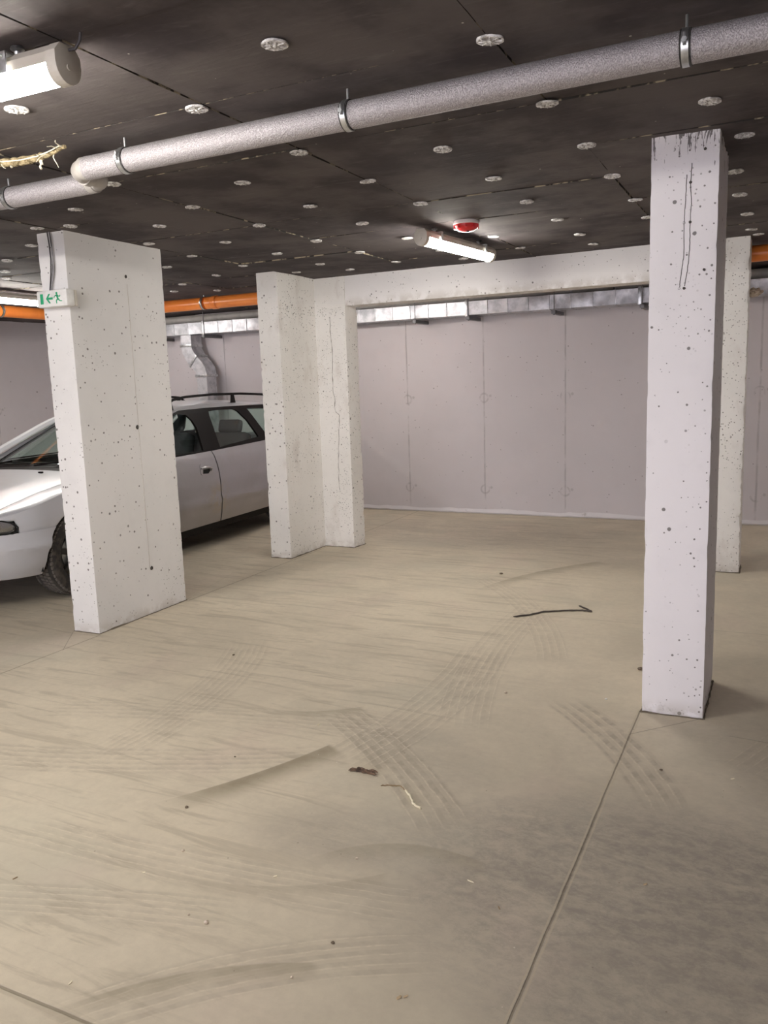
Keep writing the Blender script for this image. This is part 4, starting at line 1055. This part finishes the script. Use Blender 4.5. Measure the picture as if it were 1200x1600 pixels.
    def zlow(s):
        d = s - WF
        if abs(d) < AR: 
            return max(.24 if s > WF else .548, AZ + math.sqrt(AR * AR - d * d))
        if s > WF: return .20
        return .548 if s > .36 else .640
    for s in ss:
        zs = interp([(0, .60), (.3, .665), (.45, .695), (.62, .725), (.9, .785), (1.3, .845)], s); zl = zlow(s); r = []
        zl = min(zl, zs - .004)
        for k in range(9): r.append(P(s, zl + (zs - zl) * k / 8, side))
        a = r[-1].copy(); gx = side * (.645 + .02 * s); gx = gx if abs(gx) < abs(a.x) - .03 else a.x - side * .03
        e = hood(gx, a.y)
        for k in range(1, 7):
            t_ = k / 6; x = a.x + (e.x - a.x) * (t_ ** 1.2); z = a.z + (e.z - a.z) * math.sin(t_ * PI / 2) ** .8; r.append(Vector((x, a.y, z)))
        rows.append([bm.verts.new(v) for v in r] + [bm.verts.new(v + Vector((-side * .008, 0, -.012))) for v in reversed(r)])
    for A, B in zip(rows, rows[1:]):
        n = len(A)
        for k in range(n): bm.faces.new((A[k], A[(k + 1) % n], B[(k + 1) % n], B[k]))
    bm.faces.new(rows[0]); bm.faces.new(rows[-1][::-1])
    carpart(bm, 'front_wing', m_paint, ang=40)
    # dark wheel housings
    for wy in (WF, WR):
        bm = bmesh.new(); A = arcpts(wy, AZ, AR + .012, -.15, PI + .15, 18)
        Ra = [bm.verts.new((side * .80, y, z)) for y, z in A]; Rb = [bm.verts.new((side * .50, y, z)) for y, z in A]
        for i in range(len(A) - 1): bm.faces.new((Ra[i], Ra[i + 1], Rb[i + 1], Rb[i]))
        bm.faces.new(Rb); carpart(bm, 'wheel_housing', m_seal)
    # headlamp
    o = None
    hl = [(-.28, .545), (.10, .545), (.32, .545), (.352, .555), (.356, .585), (.325, .615), (.25, .636), (.0, .648), (-.28, .645)]
    bm = bmesh.new(); merge(bm, panel(hl, side, -.055, .01)); base = carpart(bm, 'headlamp', m_chrome)
    for sc in (.20, -.06):
        p = P(sc, .595, side, -.02); d = (P(sc, .595, side, .03) - P(sc, .595, side, -.03)).normalized()
        M = Matrix.Translation(p - d * .03) @ d.to_track_quat('Z', 'Y').to_matrix().to_4x4()
        b2 = bmesh.new(); lathe(b2, [(.004, .0), (.022, .006), (.034, .020), (.038, .034), (.041, .034), (.036, .018), (.024, .002), (.004, -.004)], 20, M); finish(b2, 'reflector_bowl', m_chrome, base)
        b2 = bmesh.new(); lathe(b2, [(0, .03), (.010, .026), (.014, .014), (.010, .002)], 12, M); finish(b2, 'bulb', m_bulb, base)
    b2 = panel(hl, side, .0, .003); finish(b2, 'lamp_lens', m_lens, base)
    loop = hl + [hl[0]]; b2 = bmesh.new(); pts3 = []
    for (a, b_) in zip(loop, loop[1:]):
        for k in range(4): pts3.append(P(a[0] + (b_[0] - a[0]) * k / 4, a[1] + (b_[1] - a[1]) * k / 4, side, .000))
    tube(b2, pts3 + [pts3[0]], .0055, 6); finish(b2, 'lamp_seal', m_seal, base)
    # roof bar
    bm = bmesh.new(); Pb = [(side * .60, 2.26, 1.262), (side * .60, 2.30, 1.315), (side * .60, 2.40, 1.358)] + [(side * (.60 - .02 * abs(y - 3.2)), y, interp(ZR, y) + .052) for y in [2.5 + .1 * k for k in range(17)]] + [(side * .575, 4.18, 1.315), (side * .575, 4.22, 1.28)]
    tube(bm, Pb, [.010] + [.012] * (len(Pb) - 2) + [.010], 10)
    o = carpart(bm, 'roof_bar', m_black)
    for y in (2.36, 3.36, 4.1):
        b2 = bmesh.new(); z = interp(ZR, y); prism(b2, [(y - .035, z - .035), (y + .045, z - .035), (y + .02, z + .05), (y - .02, z + .05)], side * .585, side * .60, 'x', bev=.003); finish(b2, 'bar_foot', m_black, o)
    # door mirror
    bm = bmesh.new(); b = bmesh.new(); bmesh.ops.create_cube(b, size=1); bmesh.ops.bevel(b, geom=b.edges[:], offset=.25, segments=4, affect='EDGES')
    merge(bm, b, 0, Matrix.Translation((side * .90, 1.72, .945)) @ Matrix.Diagonal((.17, .085, .105, 1)))
    tube(bm, [(side * .76, 1.74, .905), (side * .83, 1.73, .91)], .02, 10); carpart(bm, 'door_mirror', m_paint)
# bumper: one wrap-round piece
for side, nm in ((1, 'a'), (-1, 'b')):
    arch = [(u, v) for (u, v) in arcpts(WF, AZ, AR, PI - math.asin(min(1, (.545 - AZ) / AR)), PI + .12, 8)]
    pb = [(CY - QL, .235), (.20, .235), (arch[-1][0], .225)] + arch[::-1] + [(.2, .545), (CY - QL, .545)]
    bm = panel(pb, side, .004, .012, .05, .04, fn=(lambda u, v, o, s=side: P(u, v, s, o + .012 * math.exp(-((v - .44) / .05) ** 2) - .03 * max(0, (.33 - v) / .1) ** 1.5)))
    carpart(bm, 'front_bumper', m_paint)
bm = bmesh.new(); box(bm, -.3, .3, .04, .075, .56, .625, .004)
for k in range(4): box(bm, -.29, .29, .028, .045, .568 + k * .014, .573 + k * .014)
carpart(bm, 'grille', m_black)
# bonnet
hp = [(-.62, .20), (-.45, .10), (-.2, .055), (.2, .055), (.45, .10), (.62, .20), (.648, .45), (.655, .9), (.662, 1.24), (.45, 1.215), (.2, 1.195), (0, 1.19), (-.2, 1.195), (-.45, 1.215), (-.662, 1.24), (-.655, .9), (-.648, .45)]
bm = panel(hp, 1, 0, .02, .08, .06, fn=lambda u, v, o: hood(u, v, o + .012 * math.exp(-((abs(u) - .40 - .02 * v) / .02) ** 2) * .35)); bn = carpart(bm, 'bonnet', m_paint)
for x in (-.28, .30):
    b2 = bmesh.new(); box(b2, -.018, .018, -.010, .010, -.002, .010, .003); o = finish(b2, 'washer_jet', m_black, bn); o.location = hood(x, 1.12)
# scuttle, wipers, windscreen, roof
bm = panel([(-.68, 1.245), (-.4, 1.205), (0, 1.195), (.4, 1.205), (.68, 1.245), (.70, 1.42), (.4, 1.36), (0, 1.34), (-.4, 1.36), (-.70, 1.42)], 1, 0, .03, .1, .1, fn=lambda u, v, o: hood(u, v, o - .008)); carpart(bm, 'scuttle_panel', m_black)
def ws(u, v, o=0.0):
    """u across, v 0..1 up the windscreen"""
    yb_ = 1.31 + .25 * (u / .70) ** 2; yt_ = 2.17 + .20 * (u / .58) ** 2
    w = .70 + (.575 - .70) * v; x = u / .70 * w
    y = yb_ + (yt_ - yb_) * v; z = .872 - .02 * (u / .7) ** 2 + (1.305 - .03 * (u / .6) ** 2 - .872) * (v ** .93) 
    return Vector((x, y - o * .5, z + o * .85))
bm = panel([(-.66, .03), (.66, .03), (.66, .97), (-.66, .97)], 1, 0, .005, .08, .08, fn=ws); carpart(bm, 'windscreen', m_glass)
bm = bmesh.new()
for pl in ([(-.70, 0), (-.64, 0), (-.64, 1), (-.70, 1)], [(.64, 0), (.70, 0), (.70, 1), (.64, 1)]): merge(bm, panel(pl, 1, .002, .02, .08, .08, fn=ws), 0)
carpart(bm, 'windscreen_post', m_black)
bm = bmesh.new()
for pl in ([(-.70, 0), (.70, 0), (.70, .045), (-.70, .045)], [(-.70, .95), (.70, .95), (.70, 1), (-.70, 1)]): merge(bm, panel(pl, 1, .003, .01, .08, .08, fn=ws), 0)
carpart(bm, 'windscreen_seal', m_black)
for side in (1, -1):   # painted A posts outside the black edge
    bm = bmesh.new(); Pp = [Vector((side * .735, 1.50, .865))] + [ws(side * .70, v) + Vector((side * .028, .03, .0)) for v in (.15, .3, .45, .6, .75, .9)] + [Vector((side * .595, 2.42, 1.262))]
    tube(bm, Pp, [.034, .033, .031, .029, .027, .024, .020, .012], 10); carpart(bm, 'front_post', m_paint)
for x, dx in ((-.52, .50), (.02, .52)):
    bm = bmesh.new(); Q = [ws(x + dx * k / 8, .035 + .018 * math.sin(k / 8 * PI), .014) for k in range(9)]; tube(bm, Q, .005, 6); tube(bm, [hood(x + .02, 1.31, .005), ws(x + dx * .3, .02, .03), ws(x + dx * .5, .06, .022)], .006, 6); carpart(bm, 'wiper', m_black)
bm = panel([(-.56, 2.40), (-.3, 2.24), (0, 2.19), (.3, 2.24), (.56, 2.40), (.56, 4.38), (-.56, 4.38)], 1, 0, .02, .08, .08, fn=lambda u, v, o: roof(u, v, o)); carpart(bm, 'roof_panel', m_paint)
# tailgate
bm = bmesh.new()
prism(bm, [(4.38, 1.285), (4.42, 1.27), (4.60, .93), (4.66, .90), (4.70, .60), (4.68, .30), (4.60, .30), (4.60, .60), (4.56, .90), (4.36, 1.24)], -.62, -.575, 'x'); prism(bm, [(4.38, 1.285), (4.42, 1.27), (4.60, .93), (4.66, .90), (4.70, .60), (4.68, .30), (4.60, .30), (4.60, .60), (4.56, .90), (4.36, 1.24)], .575, .62, 'x')
prism(bm, [(4.60, .93), (4.66, .90), (4.70, .60), (4.68, .30), (4.60, .30), (4.56, .90)], -.575, .575, 'x'); prism(bm, [(4.38, 1.285), (4.42, 1.27), (4.45, 1.20), (4.40, 1.21)], -.575, .575, 'x'); carpart(bm, 'tailgate', m_paint)
bm = bmesh.new(); prism(bm, [(4.435, 1.205), (4.585, .925), (4.580, .92), (4.43, 1.2)], -.574, .574, 'x'); carpart(bm, 'tailgate_window', m_glass)
# wheels
def wheel(cx, cy, side, steer=0.0):
    w = thing('wheel', '', '', (0, 0, 0)); del w['label']; del w['category']; w.parent = CAR
    w.location = (cx, cy, WRAD); w.rotation_euler = (0, 0, steer)
    rot = Matrix.Rotation(side * PI / 2, 4, 'Y')       # local z -> outward
    bm = bmesh.new(); hw = .098
    lathe(bm, [(.20, -hw * .8), (.215, -hw), (.26, -hw * 1.08), (.292, -hw * .98), (.304, -hw * .80), (.306, 0), (.304, hw * .80), (.292, hw * .98), (.26, hw * 1.08), (.215, hw), (.20, hw * .8)], 64, rot, close=True)
    ty = finish(bm, 'tyre', m_tyre, w, ang=50)
    bm = bmesh.new(); N = 60
    for k in range(N):
        for (za, zb_, sk) in ((-.094, -.055, .06), (-.048, -.018, -.05), (-.012, .012, 0), (.018, .048, .05), (.055, .094, -.06)):
            b = bmesh.new(); dr = .0 if abs(za + zb_) < .14 else -.006
            box(b, .300 + dr, .3095 + dr, -.0105, .0105, za, zb_, .0012); merge(bm, b, 0, rot @ Matrix.Rotation((k + sk * 4) * 2 * PI / N, 4, 'Z'))
        for s_ in (-1, 1):
            b = bmesh.new(); box(b, .283, .303, -.007, .007, s_ * .090 - .006, s_ * .090 + .006, .0012); merge(bm, b, 0, rot @ Matrix.Rotation((k + .5) * 2 * PI / N, 4, 'Z'))
    finish(bm, 'tread', m_tread, w, smooth=False)
    bm = bmesh.new(); lathe(bm, [(.212, -hw * .9), (.212, hw * .86), (.205, hw * .92), (.198, hw * .8), (.19, .02), (.19, -hw * .9)], 48, rot, close=True)
    for k in range(7):
        b = bmesh.new(); prism(b, [(.035, -.026), (.2, -.020), (.2, .020), (.035, .026)], .035, .062, 'z', bev=.004); merge(bm, b, 0, rot @ Matrix.Rotation(k * 2 * PI / 7, 4, 'Z'))
    lathe(bm, [(0, .07), (.045, .068), (.055, .055), (.055, .03), (0, .03)], 24, rot); finish(bm, 'rim', m_rim, w)
    bm = bmesh.new(); lathe(bm, [(0, .02), (.13, .02), (.13, .005), (0, .005)], 32, rot); finish(bm, 'brake_disc', m_zinc, w)
for side in (1, -1):
    wheel(side * .725, WF, side, math.radians(0)); wheel(side * .72, WR, side)
# interior: seats, dash, steering wheel
def cushion(bm, x0, x1, y0, y1, z0, z1, M=None, bev=.045): box(bm, x0, x1, y0, y1, z0, z1, bev, 0, M)
for sx in (-.36, .36):
    bm = bmesh.new(); cushion(bm, sx - .25, sx + .25, 1.95, 2.45, .32, .52)
    T_ = Matrix.Translation((sx, 2.46, .48)) @ Matrix.Rotation(math.radians(-18), 4, 'X'); cushion(bm, -.25, .25, -.07, .07, 0, .60, T_)
    o = carpart(bm, 'front_seat', m_seat, ang=60)
    bm = bmesh.new(); cushion(bm, -.14, .14, -.045, .045, .62, .80, T_, .04); tube(bm, [T_ @ Vector((-.06, 0, .58)), T_ @ Vector((-.06, 0, .66))], .006, 6); tube(bm, [T_ @ Vector((.06, 0, .58)), T_ @ Vector((.06, 0, .66))], .006, 6); finish(bm, 'headrest', m_seat, o, ang=60)
bm = bmesh.new(); cushion(bm, -.62, .62, 2.95, 3.4, .32, .55); T_ = Matrix.Translation((0, 3.42, .5)) @ Matrix.Rotation(math.radians(-20), 4, 'X'); cushion(bm, -.62, .62, -.07, .07, 0, .52, T_); o = carpart(bm, 'rear_seat', m_seat, ang=60)
for sx in (-.38, .38):
    bm = bmesh.new(); cushion(bm, sx - .13, sx + .13, -.04, .04, .52, .66, T_, .035); finish(bm, 'headrest', m_seat, o, ang=60)
bm = bmesh.new(); prism(bm, [(1.42, .60), (1.85, .60), (1.90, .78), (1.80, .87), (1.5, .865), (1.38, .84)], -.68, .68, 'x', bev=.02); carpart(bm, 'dashboard', m_black)
bm = bmesh.new(); b = bmesh.new()
R0 = [(.18 + .013 * math.cos(2 * PI * k / 10), .013 * math.sin(2 * PI * k / 10)) for k in range(10)]; lathe(b, R0, 32, close=True); box(b, -.17, .17, -.02, .02, -.01, .01, .004); box(b, -.06, .06, -.05, .05, -.015, .015, .01)
merge(bm, b, 0, Matrix.Translation((.36, 1.98, .84)) @ Matrix.Rotation(math.radians(65), 4, 'X')); tube(bm, [(.36, 1.97, .84), (.36, 1.8, .74)], .02, 8); carpart(bm, 'steering_wheel', m_black)
bm = bmesh.new(); box(bm, -.10, .10, 2.02, 2.04, 1.16, 1.215, .01); tube(bm, [(0, 2.03, 1.21), (0, 2.08, 1.25)], .006, 6); carpart(bm, 'rear_view_mirror', m_black)
